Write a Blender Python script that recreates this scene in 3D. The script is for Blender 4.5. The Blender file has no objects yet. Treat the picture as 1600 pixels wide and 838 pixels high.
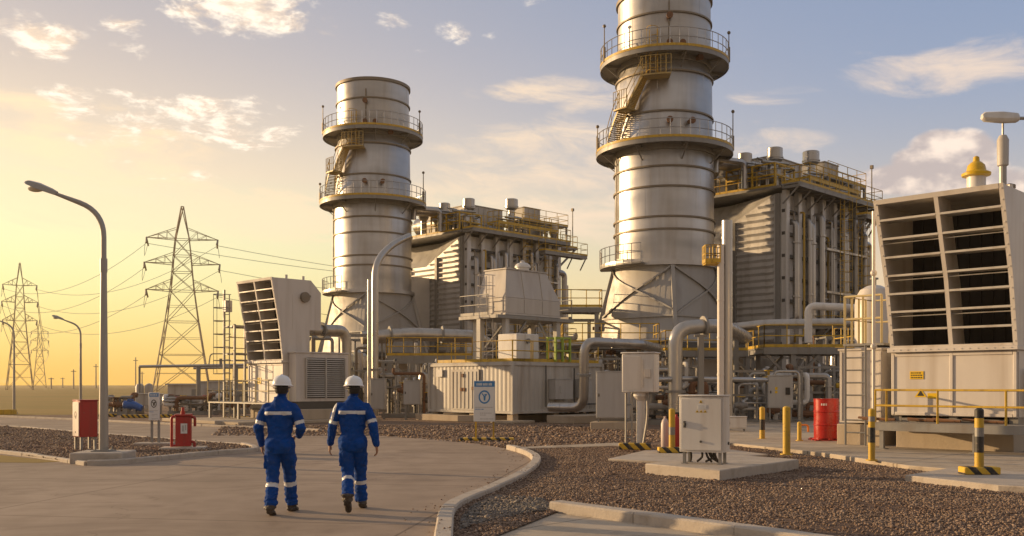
import bpy, bmesh, math, random
import numpy as np
from mathutils import Vector, Matrix
R = math.radians
random.seed(7)
scene = bpy.context.scene
COL = scene.collection
CAMZ, F, HY = 1.7, 1500.0, 602.0

# ground point / space point seen at photo pixel (used only to read distances off the photo)
def G(px, py, z=0.0):
    Y = (CAMZ - z) * F / (py - HY)
    return ((px - 800) / F * Y, Y)
def PX(px, Y): return (px - 800) / F * Y
def PZ(py, Y): return CAMZ + (HY - py) / F * Y

# ------------------------------------------------------------------ mesh builder
class MB:
    def __init__(s): s.v = []; s.f = []; s.m = []
    def add(s, vs, fs, mi=0):
        o = len(s.v); s.v += [tuple(p) for p in vs]
        for q in fs: s.f.append(tuple(i + o for i in q)); s.m.append(mi)
        return s
    def hexa(s, p, mi=0):
        return s.add(p, [(3,2,1,0),(4,5,6,7),(0,1,5,4),(1,2,6,5),(2,3,7,6),(3,0,4,7)], mi)
    def box(s, x0, x1, y0, y1, z0, z1, mi=0):
        return s.hexa([(x0,y0,z0),(x1,y0,z0),(x1,y1,z0),(x0,y1,z0),(x0,y0,z1),(x1,y0,z1),(x1,y1,z1),(x0,y1,z1)], mi)
    def beam(s, p0, p1, w=.1, h=None, mi=0, up=(0,0,1)):
        h = w if h is None else h
        p0 = Vector(p0); p1 = Vector(p1); d = (p1 - p0).normalized(); u = Vector(up)
        if abs(d.dot(u)) > .98: u = Vector((1,0,0))
        a = d.cross(u).normalized() * (w/2); b = a.cross(d).normalized() * (h/2)
        return s.hexa([p0-a-b, p0+a-b, p0+a+b, p0-a+b, p1-a-b, p1+a-b, p1+a+b, p1-a+b], mi)
    def tube(s, pts, r, n=8, mi=0, closed=False, caps=True):
        P = [Vector(p) for p in pts]; k = len(P)
        rs = r if isinstance(r, (list, tuple)) else [r]*k
        T = []
        for i in range(k):
            if closed: t = P[(i+1) % k] - P[i-1]
            elif i == 0: t = P[1] - P[0]
            elif i == k-1: t = P[-1] - P[-2]
            else: t = (P[i+1]-P[i]).normalized() + (P[i]-P[i-1]).normalized()
            T.append(t.normalized() if t.length > 1e-9 else Vector((0,0,1)))
        u = Vector((0,0,1)) if abs(T[0].z) < .9 else Vector((1,0,0))
        a = T[0].cross(u).normalized(); vs = []
        for i in range(k):
            a = (a - T[i]*a.dot(T[i])).normalized(); b = T[i].cross(a)
            for j in range(n):
                q = 2*math.pi*j/n
                vs.append(P[i] + (a*math.cos(q) + b*math.sin(q))*rs[i])
        fs = []
        for i in range(k if closed else k-1):
            i2 = (i+1) % k
            for j in range(n):
                j2 = (j+1) % n
                fs.append((i*n+j, i*n+j2, i2*n+j2, i2*n+j))
        if caps and not closed:
            fs.append(tuple(range(n-1, -1, -1))); fs.append(tuple((k-1)*n+j for j in range(n)))
        return s.add(vs, fs, mi)
    def cyl(s, x, y, z0, z1, r, r1=None, n=12, mi=0):
        return s.tube([(x,y,z0),(x,y,z1)], [r, r if r1 is None else r1], n, mi)
    def lathe(s, prof, n=24, mi=0, c=(0,0), cap0=True, cap1=True):
        vs = []; fs = []
        for (r, z) in prof:
            for j in range(n):
                q = 2*math.pi*j/n; vs.append((c[0]+r*math.cos(q), c[1]+r*math.sin(q), z))
        for i in range(len(prof)-1):
            for j in range(n):
                j2 = (j+1) % n; fs.append((i*n+j, i*n+j2, (i+1)*n+j2, (i+1)*n+j))
        if cap0: fs.append(tuple(range(n-1,-1,-1)))
        if cap1: fs.append(tuple((len(prof)-1)*n+j for j in range(n)))
        return s.add(vs, fs, mi)
    def prism(s, poly, z0, z1, mi=0):
        n = len(poly)
        ar = sum(poly[i][0]*poly[(i+1)%n][1]-poly[(i+1)%n][0]*poly[i][1] for i in range(n))
        if ar < 0: poly = poly[::-1]
        vs = [(x,y,z0) for x,y in poly] + [(x,y,z1) for x,y in poly]
        fs = [tuple(range(n-1,-1,-1)), tuple(range(n,2*n))] + [(i,(i+1)%n,n+(i+1)%n,n+i) for i in range(n)]
        return s.add(vs, fs, mi)
    def yprism(s, poly, y0, y1, mi=0):          # poly in (x,z), swept along y
        n = len(poly)
        vs = [(x,y0,z) for x,z in poly] + [(x,y1,z) for x,z in poly]
        fs = [tuple(range(n)), tuple(range(2*n-1,n-1,-1))] + [(n+i,n+(i+1)%n,(i+1)%n,i) for i in range(n)]
        return s.add(vs, fs, mi)
    def sphere(s, c, r, n=12, m=8, mi=0, sz=(1,1,1)):
        vs = [(c[0],c[1],c[2]-r*sz[2])]; fs = []
        for i in range(1, m):
            t = math.pi*i/m
            for j in range(n):
                q = 2*math.pi*j/n
                vs.append((c[0]+r*sz[0]*math.sin(t)*math.cos(q), c[1]+r*sz[1]*math.sin(t)*math.sin(q), c[2]-r*sz[2]*math.cos(t)))
        vs.append((c[0],c[1],c[2]+r*sz[2])); L = len(vs)-1
        for j in range(n):
            j2 = (j+1) % n
            fs.append((0, 1+j2, 1+j))
            for i in range(m-2): fs.append((1+i*n+j, 1+i*n+j2, 1+(i+1)*n+j2, 1+(i+1)*n+j))
            fs.append((1+(m-2)*n+j, 1+(m-2)*n+j2, L))
        return s.add(vs, fs, mi)
    def rail(s, pts, h=1.05, step=1.3, r=.024, mi=0, closed=False, toe=True, n=5):
        P = [Vector(p) for p in pts]; k = len(P)
        for hh in (h, h*.52):
            s.tube([p + Vector((0,0,hh)) for p in P], r, n, mi, closed=closed)
        seg = k if closed else k-1
        for i in range(seg):
            a, b = P[i], P[(i+1) % k]; m = max(1, round((b-a).length/step))
            for q in range(m + (1 if (i == seg-1 and not closed) else 0)):
                c = a.lerp(b, q/m); s.tube([c, c+Vector((0,0,h))], r, n, mi)
            if toe: s.beam(a+Vector((0,0,.08)), b+Vector((0,0,.08)), .015, .14, mi)
        return s
    def ladder(s, p0, p1, w=.4, side=(1,0,0), r=.025, mi=0, step=.3, cage=None):
        p0 = Vector(p0); p1 = Vector(p1); sd = Vector(side).normalized()*(w/2)
        for sg in (-1, 1): s.tube([p0+sd*sg, p1+sd*sg], r, 5, mi)
        k = max(2, int((p1-p0).length/step))
        for i in range(1, k): c = p0.lerp(p1, i/k); s.tube([c-sd, c+sd], r*.7, 4, mi)
        if cage:
            out = Vector(cage); L = (p1-p0).length; m = max(2, int(L/.9)); ring = []
            for i in range(m+1):
                z = 2.1/L + (1-2.1/L)*i/m if L > 3 else i/m
                c = p0.lerp(p1, z)
                arc = [c + sd*math.cos(a)*1.7 + out*(math.sin(a)*.7) for a in [math.pi*t/6 for t in range(7)]]
                s.tube(arc, .018, 4, mi); ring.append(arc)
            for t in (1,3,5): s.tube([a[t] for a in ring], .014, 4, mi)
        return s
    def build(s, name, mats, parent=None, loc=(0,0,0), rotz=0, smooth=.6, bevel=0):
        me = bpy.data.meshes.new(name); me.from_pydata(s.v, [], s.f)
        for m in (mats if isinstance(mats, (list, tuple)) else [mats]): me.materials.append(m)
        me.polygons.foreach_set('material_index', s.m)
        if smooth:
            me.polygons.foreach_set('use_smooth', [True]*len(me.polygons)); me.set_sharp_from_angle(angle=smooth)
        me.update()
        o = bpy.data.objects.new(name, me); COL.objects.link(o)
        if parent: o.parent = parent
        o.location = loc; o.rotation_euler = (0,0,rotz)
        if bevel:
            b = o.modifiers.new('bevel', 'BEVEL'); b.width = bevel; b.segments = 2; b.limit_method = 'ANGLE'; b.angle_limit = .7
        return o

def fillet(pts, rad, k=5):
    P = [Vector(p) for p in pts]; out = [P[0]]
    for i in range(1, len(P)-1):
        a = (P[i-1]-P[i]); b = (P[i+1]-P[i]); d = min(rad, a.length*.49, b.length*.49)
        A = P[i]+a.normalized()*d; B = P[i]+b.normalized()*d
        for j in range(k+1):
            t = j/k; out.append(A*(1-t)**2 + P[i]*2*t*(1-t) + B*t*t)
    out.append(P[-1]); return out

def tag(o, label=None, cat=None, group=None, kind=None):
    if label: o['label'] = label
    if cat: o['category'] = cat
    if group: o['group'] = group
    if kind: o['kind'] = kind
    return o
def thing(name, label, cat, loc=(0,0,0), rotz=0, group=None):
    o = bpy.data.objects.new(name, None); COL.objects.link(o); o.empty_display_size = .3
    o.location = loc; o.rotation_euler = (0,0,rotz)
    return tag(o, label, cat, group)
def dup(root, loc, rotz, label, scale=1.0):
    def cp(o, par):
        c = o.copy(); COL.objects.link(c)
        if par is not None: c.parent = par
        for ch in [x for x in o.children]: cp(ch, c)
        return c
    r = cp(root, None); r.location = loc; r.rotation_euler = (0,0,rotz); r.scale = (scale,)*3; r['label'] = label
    return r

# ------------------------------------------------------------------ materials
def pmat(name, col, rough=.5, metal=0., var=.12, scale=2., bump=0., bscale=40., streak=0., dirt=(.16,.10,.055), damt=0., spec=.5, rvar=.12, zband=0., chips=0.):
    m = bpy.data.materials.new(name); m.use_nodes = True; nt = m.node_tree; N = nt.nodes; L = nt.links
    bs = N['Principled BSDF']
    tc = N.new('ShaderNodeTexCoord')
    n1 = N.new('ShaderNodeTexNoise'); n1.inputs['Scale'].default_value = scale; n1.inputs['Detail'].default_value = 6
    n1.inputs['Roughness'].default_value = .62
    L.new(tc.outputs['Object'], n1.inputs['Vector'])
    mx = N.new('ShaderNodeMix'); mx.data_type = 'RGBA'
    mx.inputs[6].default_value = (*[max(0, c*(1-var*1.6)) for c in col], 1); mx.inputs[7].default_value = (*[min(1, c*(1+var*1.4)) for c in col], 1)
    L.new(n1.outputs['Fac'], mx.inputs[0]); out = mx.outputs[2]
    if damt > 0:
        mp = N.new('ShaderNodeMapping'); mp.inputs['Scale'].default_value = (1,1,.08) if streak else (1,1,1)
        L.new(tc.outputs['Object'], mp.inputs['Vector'])
        n2 = N.new('ShaderNodeTexNoise'); n2.inputs['Scale'].default_value = streak or scale*2.3; n2.inputs['Detail'].default_value = 5
        L.new(mp.outputs[0], n2.inputs['Vector'])
        mr = N.new('ShaderNodeMapRange'); mr.inputs[1].default_value = .5; mr.inputs[2].default_value = .78; mr.inputs[4].default_value = damt
        L.new(n2.outputs['Fac'], mr.inputs[0])
        m2 = N.new('ShaderNodeMix'); m2.data_type = 'RGBA'; m2.inputs[7].default_value = (*dirt, 1)
        L.new(out, m2.inputs[6]); L.new(mr.outputs[0], m2.inputs[0]); out = m2.outputs[2]
    if chips:                            # knocked and sun-worn patches showing primer and dirt
        cn_ = N.new('ShaderNodeTexNoise'); cn_.inputs['Scale'].default_value = 11; cn_.inputs['Detail'].default_value = 8; cn_.inputs['Roughness'].default_value = .7; L.new(tc.outputs['Object'], cn_.inputs['Vector'])
        cr_ = N.new('ShaderNodeMapRange'); cr_.inputs[1].default_value = .60; cr_.inputs[2].default_value = .63; cr_.inputs[4].default_value = chips; L.new(cn_.outputs['Fac'], cr_.inputs[0])
        cm_ = N.new('ShaderNodeMix'); cm_.data_type = 'RGBA'; cm_.inputs[7].default_value = (.17,.12,.085,1); L.new(cr_.outputs[0], cm_.inputs[0]); L.new(out, cm_.inputs[6]); out = cm_.outputs[2]
    if zband:                            # cladding courses of slightly different sheet
        zp = N.new('ShaderNodeMapping'); zp.inputs['Scale'].default_value = (.12,.12,.42); L.new(tc.outputs['Object'], zp.inputs['Vector'])
        zn = N.new('ShaderNodeTexNoise'); zn.inputs['Scale'].default_value = 1.0; zn.inputs['Detail'].default_value = 3; L.new(zp.outputs[0], zn.inputs['Vector'])
        zr = N.new('ShaderNodeMapRange'); zr.inputs[1].default_value = .38; zr.inputs[2].default_value = .62; zr.inputs[3].default_value = 1-zband; zr.inputs[4].default_value = 1+zband*.5; L.new(zn.outputs['Fac'], zr.inputs[0])
        zm = N.new('ShaderNodeVectorMath'); zm.operation = 'SCALE'; L.new(out, zm.inputs[0]); L.new(zr.outputs[0], zm.inputs[3]); out = zm.outputs[0]
    L.new(out, bs.inputs['Base Color'])
    rr = N.new('ShaderNodeMapRange'); rr.inputs[3].default_value = max(.05, rough-rvar); rr.inputs[4].default_value = min(1, rough+rvar)
    rr.inputs[1].default_value = .3; rr.inputs[2].default_value = .7
    L.new(n1.outputs['Fac'], rr.inputs[0]); L.new(rr.outputs[0], bs.inputs['Roughness'])
    bs.inputs['Metallic'].default_value = metal; bs.inputs['Specular IOR Level'].default_value = spec
    if bump:
        n3 = N.new('ShaderNodeTexNoise'); n3.inputs['Scale'].default_value = bscale; n3.inputs['Detail'].default_value = 4
        L.new(tc.outputs['Object'], n3.inputs['Vector'])
        b = N.new('ShaderNodeBump'); b.inputs['Strength'].default_value = bump; b.inputs['Distance'].default_value = .02
        L.new(n3.outputs['Fac'], b.inputs['Height']); L.new(b.outputs[0], bs.inputs['Normal'])
    return m

M = {}
M['stack'] = pmat('aluminium_cladding', (.50,.485,.465), .41, .85, .10, .9, .05, 1.3, streak=1.6, dirt=(.30,.25,.19), damt=.5, rvar=.10, zband=.28)
M['base'] = pmat('stack_base_plate', (.40,.385,.36), .58, .35, .14, 1.0, .06, 3, streak=1.6, dirt=(.24,.19,.14), damt=.55)
M['clad'] = pmat('ribbed_cladding', (.64,.62,.59), .45, .3, .14, 1.1, .05, 4, streak=2.2, dirt=(.30,.25,.20), damt=.5)
M['galv'] = pmat('insulated_pipe_metal', (.47,.45,.42), .36, .85, .12, 1.5, .06, 5, streak=3, dirt=(.22,.17,.12), damt=.4)
M['steel'] = pmat('painted_steel_grey', (.27,.26,.24), .5, .2, .15, 2, .05, 20, streak=4, damt=.4)
M['dark'] = pmat('dark_steel', (.10,.095,.085), .6, .3, .25, 3, .05, 20)
M['ring'] = pmat('weathered_ring_steel', (.24,.20,.15), .55, .5, .25, 3, .05, 10)
M['yellow'] = pmat('safety_yellow_paint', (.60,.38,.03), .5, 0, .18, 3, .04, 30, streak=6, damt=.6, chips=.8)
M['black'] = pmat('black_paint', (.025,.023,.02), .5, 0, .2, 4, streak=6, dirt=(.2,.15,.1), damt=.3, chips=.6)
M['cream'] = pmat('off_white_enclosure_paint', (.64,.59,.53), .42, 0, .05, 1.2, .02, 8, streak=2.5, dirt=(.33,.25,.17), damt=.5)
M['white'] = pmat('white_paint', (.70,.67,.62), .4, 0, .06, 1.5, .02, 8, streak=3, dirt=(.34,.26,.18), damt=.45)
M['hood'] = pmat('hood_grey_paint', (.52,.48,.43), .45, 0, .08, 1.2, .02, 6, streak=2, dirt=(.30,.23,.16), damt=.5)
M['contgrey'] = pmat('container_paint', (.50,.47,.42), .5, 0, .08, 1.2, .03, 10, streak=3, dirt=(.22,.15,.09), damt=.55)
M['cabgrey'] = pmat('cabinet_grey_paint', (.46,.45,.43), .45, 0, .06, 1.5, .02, 15, streak=4, dirt=(.22,.16,.11), damt=.3)
M['red'] = pmat('red_paint', (.42,.022,.018), .4, 0, .12, 3, .02, 15, streak=5, dirt=(.12,.03,.02), damt=.5, chips=.35)
M['drumred'] = pmat('drum_red_paint', (.40,.016,.009), .27, 0, .10, 3, .02, 10, streak=5, dirt=(.16,.03,.02), damt=.6, chips=.45)
M['pinkwhite'] = pmat('faded_white_door', (.60,.50,.45), .45, 0, .08, 3, streak=4, damt=.3)
M['bluepaint'] = pmat('blue_motor_paint', (.02,.10,.36), .4, 0, .15, 3)
M['signblue'] = pmat('sign_blue', (.05,.22,.48), .45, 0, .05, 3)
M['signwhite'] = pmat('sign_white', (.72,.72,.70), .4, 0, .04, 3, streak=5, damt=.2)
M['conc'] = pmat('concrete', (.43,.38,.32), .85, 0, .16, 1.6, .25, 22, dirt=(.26,.21,.16), damt=.5)
M['kerb'] = pmat('kerb_concrete', (.47,.41,.34), .85, 0, .16, 2.2, .3, 30, dirt=(.27,.21,.15), damt=.55)
M['plinth'] = pmat('plinth_concrete', (.46,.38,.28), .85, 0, .15, 1.4, .25, 18, streak=1.8, dirt=(.28,.21,.14), damt=.5)
M['cap'] = pmat('yellow_cap_paint', (.66,.42,.02), .35, 0, .1, 3)
M['pylon'] = pmat('galvanised_lattice', (.36,.28,.20), .6, .2, .15, 1)
M['rust'] = pmat('rusty_steel', (.20,.10,.05), .75, .1, .3, 4, .1, 20)
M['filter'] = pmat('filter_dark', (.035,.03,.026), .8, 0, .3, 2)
M['lampglass'] = pmat('lamp_lens', (.62,.55,.42), .2, 0, .05, 5)
M['lampgrey'] = pmat('lamp_grey_paint', (.36,.34,.31), .4, .3, .08, 2, streak=3, damt=.25)
M['wire'] = pmat('cable_grey', (.22,.20,.18), .5, .5, .1, 1)
M['hiviz'] = pmat('green_vest_paint', (.34,.44,.05), .5, 0, .1, 3)
M['orange'] = pmat('orange_plastic', (.7,.2,.02), .5)

def ground_mat(name, c1, c2, c3, s1, s2, bump=.3, bs=12., rough=.95, dist=.03, stretch=(1,1,1), w2=.5, joints=None):
    m = bpy.data.materials.new(name); m.use_nodes = True; nt = m.node_tree; N = nt.nodes; L = nt.links
    b = N['Principled BSDF']; tc = N.new('ShaderNodeTexCoord')
    mp = N.new('ShaderNodeMapping'); mp.inputs['Scale'].default_value = stretch; L.new(tc.outputs['Object'], mp.inputs[0])
    a = N.new('ShaderNodeTexNoise'); a.inputs['Scale'].default_value = s1; a.inputs['Detail'].default_value = 8; a.inputs['Roughness'].default_value = .6
    c = N.new('ShaderNodeTexNoise'); c.inputs['Scale'].default_value = s2; c.inputs['Detail'].default_value = 6
    L.new(mp.outputs[0], a.inputs['Vector']); L.new(tc.outputs['Object'], c.inputs['Vector'])
    r1 = N.new('ShaderNodeMapRange'); r1.inputs[1].default_value = .36; r1.inputs[2].default_value = .64; L.new(a.outputs['Fac'], r1.inputs[0])
    r2 = N.new('ShaderNodeMapRange'); r2.inputs[1].default_value = .42; r2.inputs[2].default_value = .72; r2.inputs[4].default_value = w2; L.new(c.outputs['Fac'], r2.inputs[0])
    m1 = N.new('ShaderNodeMix'); m1.data_type = 'RGBA'; m1.inputs[6].default_value = (*c1,1); m1.inputs[7].default_value = (*c2,1); L.new(r1.outputs[0], m1.inputs[0])
    m2 = N.new('ShaderNodeMix'); m2.data_type = 'RGBA'; m2.inputs[7].default_value = (*c3,1); L.new(m1.outputs[2], m2.inputs[6]); L.new(r2.outputs[0], m2.inputs[0])
    col = m2.outputs[2]
    if joints:                       # saw-cut slab joints, partly filled with dust, plus hairline cracks
        jm = N.new('ShaderNodeMapping'); jm.inputs['Rotation'].default_value = (0,0,joints[2]); L.new(tc.outputs['Object'], jm.inputs[0]); sp = N.new('ShaderNodeSeparateXYZ'); L.new(jm.outputs[0], sp.inputs[0])
        def M_(op, x, y=None):
            k = N.new('ShaderNodeMath'); k.operation = op
            for i, q in enumerate((x, y)):
                if q is None: continue
                if isinstance(q, (int, float)): k.inputs[i].default_value = q
                else: L.new(q, k.inputs[i])
            return k.outputs[0]
        def line(o, d, wd): return M_('LESS_THAN', M_('ABSOLUTE', M_('SUBTRACT', M_('FRACT', M_('DIVIDE', o, d)), .5)), wd/d)
        ln = M_('MAXIMUM', line(sp.outputs[0], joints[0], .018), line(sp.outputs[1], joints[1], .018))
        vo = N.new('ShaderNodeTexVoronoi'); vo.feature = 'DISTANCE_TO_EDGE'; vo.inputs['Scale'].default_value = .16
        wn = N.new('ShaderNodeTexNoise'); wn.inputs['Scale'].default_value = 1.3; wn.inputs['Detail'].default_value = 5; L.new(tc.outputs['Object'], wn.inputs['Vector'])
        wa = N.new('ShaderNodeVectorMath'); wa.operation = 'ADD'; L.new(tc.outputs['Object'], wa.inputs[0]); ws = N.new('ShaderNodeVectorMath'); ws.operation = 'SCALE'; ws.inputs[3].default_value = 1.1; L.new(wn.outputs['Color'], ws.inputs[0]); L.new(ws.outputs[0], wa.inputs[1]); L.new(wa.outputs[0], vo.inputs['Vector'])
        cr = M_('MULTIPLY', M_('LESS_THAN', vo.outputs['Distance'], .0016), M_('GREATER_THAN', c.outputs['Fac'], .52))
        jf = M_('MULTIPLY', M_('MAXIMUM', ln, M_('MULTIPLY', cr, .7)), .6)
        st = N.new('ShaderNodeTexNoise'); st.inputs['Scale'].default_value = .55; st.inputs['Detail'].default_value = 7; st.inputs['Roughness'].default_value = .7; st.inputs['Distortion'].default_value = .6; L.new(tc.outputs['Object'], st.inputs['Vector'])
        sr = N.new('ShaderNodeMapRange'); sr.inputs[1].default_value = .53; sr.inputs[2].default_value = .68; sr.inputs[4].default_value = .62; L.new(st.outputs['Fac'], sr.inputs[0])
        m4 = N.new('ShaderNodeMix'); m4.data_type = 'RGBA'; m4.inputs[7].default_value = (.21,.155,.115,1); L.new(sr.outputs[0], m4.inputs[0]); L.new(col, m4.inputs[6])
        tm = N.new('ShaderNodeMapping'); tm.inputs['Scale'].default_value = (.05,1.15,1); tm.inputs['Rotation'].default_value = (0,0,-.10); L.new(tc.outputs['Object'], tm.inputs[0])
        tn_ = N.new('ShaderNodeTexNoise'); tn_.inputs['Scale'].default_value = 1.0; tn_.inputs['Detail'].default_value = 5; tn_.inputs['Roughness'].default_value = .6; L.new(tm.outputs[0], tn_.inputs['Vector'])
        tr_ = N.new('ShaderNodeMapRange'); tr_.inputs[1].default_value = .52; tr_.inputs[2].default_value = .68; tr_.inputs[4].default_value = .5; L.new(tn_.outputs['Fac'], tr_.inputs[0])
        m5 = N.new('ShaderNodeMix'); m5.data_type = 'RGBA'; m5.inputs[7].default_value = (.15,.115,.09,1); L.new(tr_.outputs[0], m5.inputs[0]); L.new(m4.outputs[2], m5.inputs[6]); m4 = m5
        m3 = N.new('ShaderNodeMix'); m3.data_type = 'RGBA'; m3.inputs[7].default_value = (.10,.075,.055,1); L.new(jf, m3.inputs[0]); L.new(m4.outputs[2], m3.inputs[6]); col = m3.outputs[2]
    L.new(col, b.inputs['Base Color']); b.inputs['Roughness'].default_value = rough; b.inputs['Specular IOR Level'].default_value = .25
    n = N.new('ShaderNodeTexNoise'); n.inputs['Scale'].default_value = bs; n.inputs['Detail'].default_value = 6; L.new(tc.outputs['Object'], n.inputs['Vector'])
    bp = N.new('ShaderNodeBump'); bp.inputs['Strength'].default_value = bump; bp.inputs['Distance'].default_value = dist
    L.new(n.outputs['Fac'], bp.inputs['Height']); L.new(bp.outputs[0], b.inputs['Normal'])
    return m
M['road'] = ground_mat('road_concrete', (.32,.245,.18), (.40,.31,.235), (.25,.19,.14), .35, 1.7, .25, 60, .78, .006, (1,.35,1), .55, (6.0,4.5,.16))
M['slab'] = ground_mat('apron_concrete', (.44,.37,.28), (.50,.43,.34), (.33,.26,.19), .5, 2.5, .25, 50, .85, .008, joints=(3.0,3.0,.75))
M['field'] = ground_mat('dry_grassland', (.30,.19,.05), (.22,.17,.04), (.33,.215,.055), .03, .35, .12, 3, 1, .04, (.3,1.6,1), .6)
M['yard'] = ground_mat('yard_gravel', (.20,.135,.095), (.27,.19,.135), (.14,.095,.066), .5, 9, .8, 28, 1, .05)
M['bed'] = ground_mat('gravel_bed_soil', (.14,.092,.066), (.19,.13,.094), (.10,.067,.05), .7, 14, .8, 40, 1, .04)
M['bluebed'] = ground_mat('bluish_chippings', (.13,.125,.12), (.18,.17,.155), (.09,.085,.08), 2, 16, .8, 45, 1, .03)

def chequer_bars(name, c1, c2, scale, axis=(1,1,0)):   # hazard striping along object coordinates
    m = bpy.data.materials.new(name); m.use_nodes = True; nt = m.node_tree; N = nt.nodes; L = nt.links
    b = N['Principled BSDF']; tc = N.new('ShaderNodeTexCoord')
    d = N.new('ShaderNodeVectorMath'); d.operation = 'DOT_PRODUCT'; d.inputs[1].default_value = axis; L.new(tc.outputs['Object'], d.inputs[0])
    f = N.new('ShaderNodeMath'); f.operation = 'MULTIPLY'; f.inputs[1].default_value = scale; L.new(d.outputs['Value'], f.inputs[0])
    g = N.new('ShaderNodeMath'); g.operation = 'FRACT'; L.new(f.outputs[0], g.inputs[0])
    h = N.new('ShaderNodeMath'); h.operation = 'GREATER_THAN'; h.inputs[1].default_value = .52; L.new(g.outputs[0], h.inputs[0])
    n = N.new('ShaderNodeTexNoise'); n.inputs['Scale'].default_value = 14; L.new(tc.outputs['Object'], n.inputs['Vector'])
    r = N.new('ShaderNodeMapRange'); r.inputs[1].default_value = .55; r.inputs[2].default_value = .75; r.inputs[4].default_value = .55; L.new(n.outputs['Fac'], r.inputs[0])
    m1 = N.new('ShaderNodeMix'); m1.data_type = 'RGBA'; m1.inputs[6].default_value = (*c1,1); m1.inputs[7].default_value = (*c2,1); L.new(h.outputs[0], m1.inputs[0])
    m2 = N.new('ShaderNodeMix'); m2.data_type = 'RGBA'; m2.inputs[7].default_value = (.22,.16,.10,1); L.new(m1.outputs[2], m2.inputs[6]); L.new(r.outputs[0], m2.inputs[0])
    L.new(m2.outputs[2], b.inputs['Base Color']); b.inputs['Roughness'].default_value = .6
    return m
M['hazard'] = chequer_bars('hazard_stripes', (.64,.40,.03), (.03,.027,.022), 3.6, (1,0,1.0))

# ------------------------------------------------------------------ camera, sun, sky
cam = bpy.data.cameras.new('camera'); co = bpy.data.objects.new('camera', cam); COL.objects.link(co); scene.camera = co
co.location = (0,0,CAMZ); co.rotation_euler = (math.pi/2,0,0)
cam.sensor_width = 36; cam.lens = 36*F/1600; cam.shift_y = (HY-419)/1600; cam.clip_end = 9000; cam.clip_start = .1
SUN_AZ, SUN_EL = R(-68), R(10)
SD = Vector((math.sin(SUN_AZ)*math.cos(SUN_EL), math.cos(SUN_AZ)*math.cos(SUN_EL), math.sin(SUN_EL)))
sl = bpy.data.lights.new('sun', 'SUN'); sl.energy = 5.0; sl.angle = R(.6); sl.color = (1.0,.68,.36)
so = bpy.data.objects.new('sun', sl); COL.objects.link(so); so.rotation_euler = (-SD).to_track_quat('-Z','Y').to_euler()

w = bpy.data.worlds.new('World'); scene.world = w; w.use_nodes = True
nt = w.node_tree; N = nt.nodes; L = nt.links
for n in list(N): N.remove(n)
wo = N.new('ShaderNodeOutputWorld'); bg = N.new('ShaderNodeBackground'); bg.inputs[1].default_value = .1; L.new(bg.outputs[0], wo.inputs[0])
def mt(op, a, b=None, c=None, clamp=False):
    n = N.new('ShaderNodeMath'); n.operation = op; n.use_clamp = clamp
    for i, q in enumerate((a,b,c)):
        if q is None: continue
        if isinstance(q, (int,float)): n.inputs[i].default_value = q
        else: L.new(q, n.inputs[i])
    return n.outputs[0]
def mrange(x, a, b, c=0., d=1., smooth=True):
    n = N.new('ShaderNodeMapRange'); n.interpolation_type = 'SMOOTHSTEP' if smooth else 'LINEAR'
    for i, q in zip((1,2,3,4), (a,b,c,d)): n.inputs[i].default_value = q
    L.new(x, n.inputs[0]); return n.outputs[0]
def cmix(fac, a, b):
    n = N.new('ShaderNodeMix'); n.data_type = 'RGBA'
    for i, q in ((0,fac),(6,a),(7,b)):
        if isinstance(q, (int,float)): n.inputs[i].default_value = q
        elif isinstance(q, tuple): n.inputs[i].default_value = (*q,1)
        else: L.new(q, n.inputs[i])
    return n.outputs[2]
def ramp(x, stops):
    n = N.new('ShaderNodeValToRGB'); e = n.color_ramp.elements; n.color_ramp.interpolation = 'B_SPLINE'
    while len(e) < len(stops): e.new(.5)
    for q, (p, c) in zip(e, stops): q.position = p; q.color = (*[k for k in c],1)
    L.new(x, n.inputs[0]); return n.outputs[0]
tc = N.new('ShaderNodeTexCoord'); sep = N.new('ShaderNodeSeparateXYZ'); L.new(tc.outputs['Generated'], sep.inputs[0])
dx, dy, dz = sep.outputs
az = mt('ARCTAN2', dx, dy); el = mt('ARCSINE', dz)
sky = N.new('ShaderNodeTexSky'); sky.sky_type = 'NISHITA'; sky.sun_disc = False; sky.sun_elevation = SUN_EL; sky.sun_rotation = SUN_AZ
sky.dust_density = 3.0; sky.air_density = 1.0; sky.ozone_density = 1.0
ep = mt('MAXIMUM', el, 0.0); e01 = mt('DIVIDE', ep, math.pi/2)
warm = ramp(e01, [(0,(1.05,.54,.09)),(.02,(1.15,.66,.16)),(.05,(1.28,.90,.36)),(.085,(1.28,1.0,.56)),(.13,(1.04,.84,.57)),(.19,(.66,.56,.50)),(.25,(.46,.44,.47)),(.32,(.38,.40,.47)),(.5,(.40,.37,.36)),(1,(.36,.32,.30))])
cool = ramp(e01, [(0,(1.0,.62,.26)),(.05,(.92,.66,.40)),(.085,(.78,.62,.46)),(.13,(.44,.46,.52)),(.18,(.31,.38,.53)),(.24,(.25,.33,.50)),(.32,(.24,.31,.46)),(.5,(.33,.33,.36)),(1,(.36,.32,.30))])
dd = mt('ABSOLUTE', mt('ADD', az, .62)); g = mrange(dd, 0.0, 1.15, 1.0, 0.0)
grad = cmix(g, cool, warm)
behind = mrange(dy, -.1, -.7, 0., 1.)
grad = cmix(behind, grad, ramp(e01, [(0,(.48,.36,.27)),(.15,(.41,.34,.29)),(.4,(.36,.32,.30)),(1,(.36,.32,.30))]))
sc10 = N.new('ShaderNodeVectorMath'); sc10.operation = 'SCALE'; sc10.inputs[3].default_value = 10; L.new(grad, sc10.inputs[0])
base = cmix(.10, sc10.outputs[0], sky.outputs[0])
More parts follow.
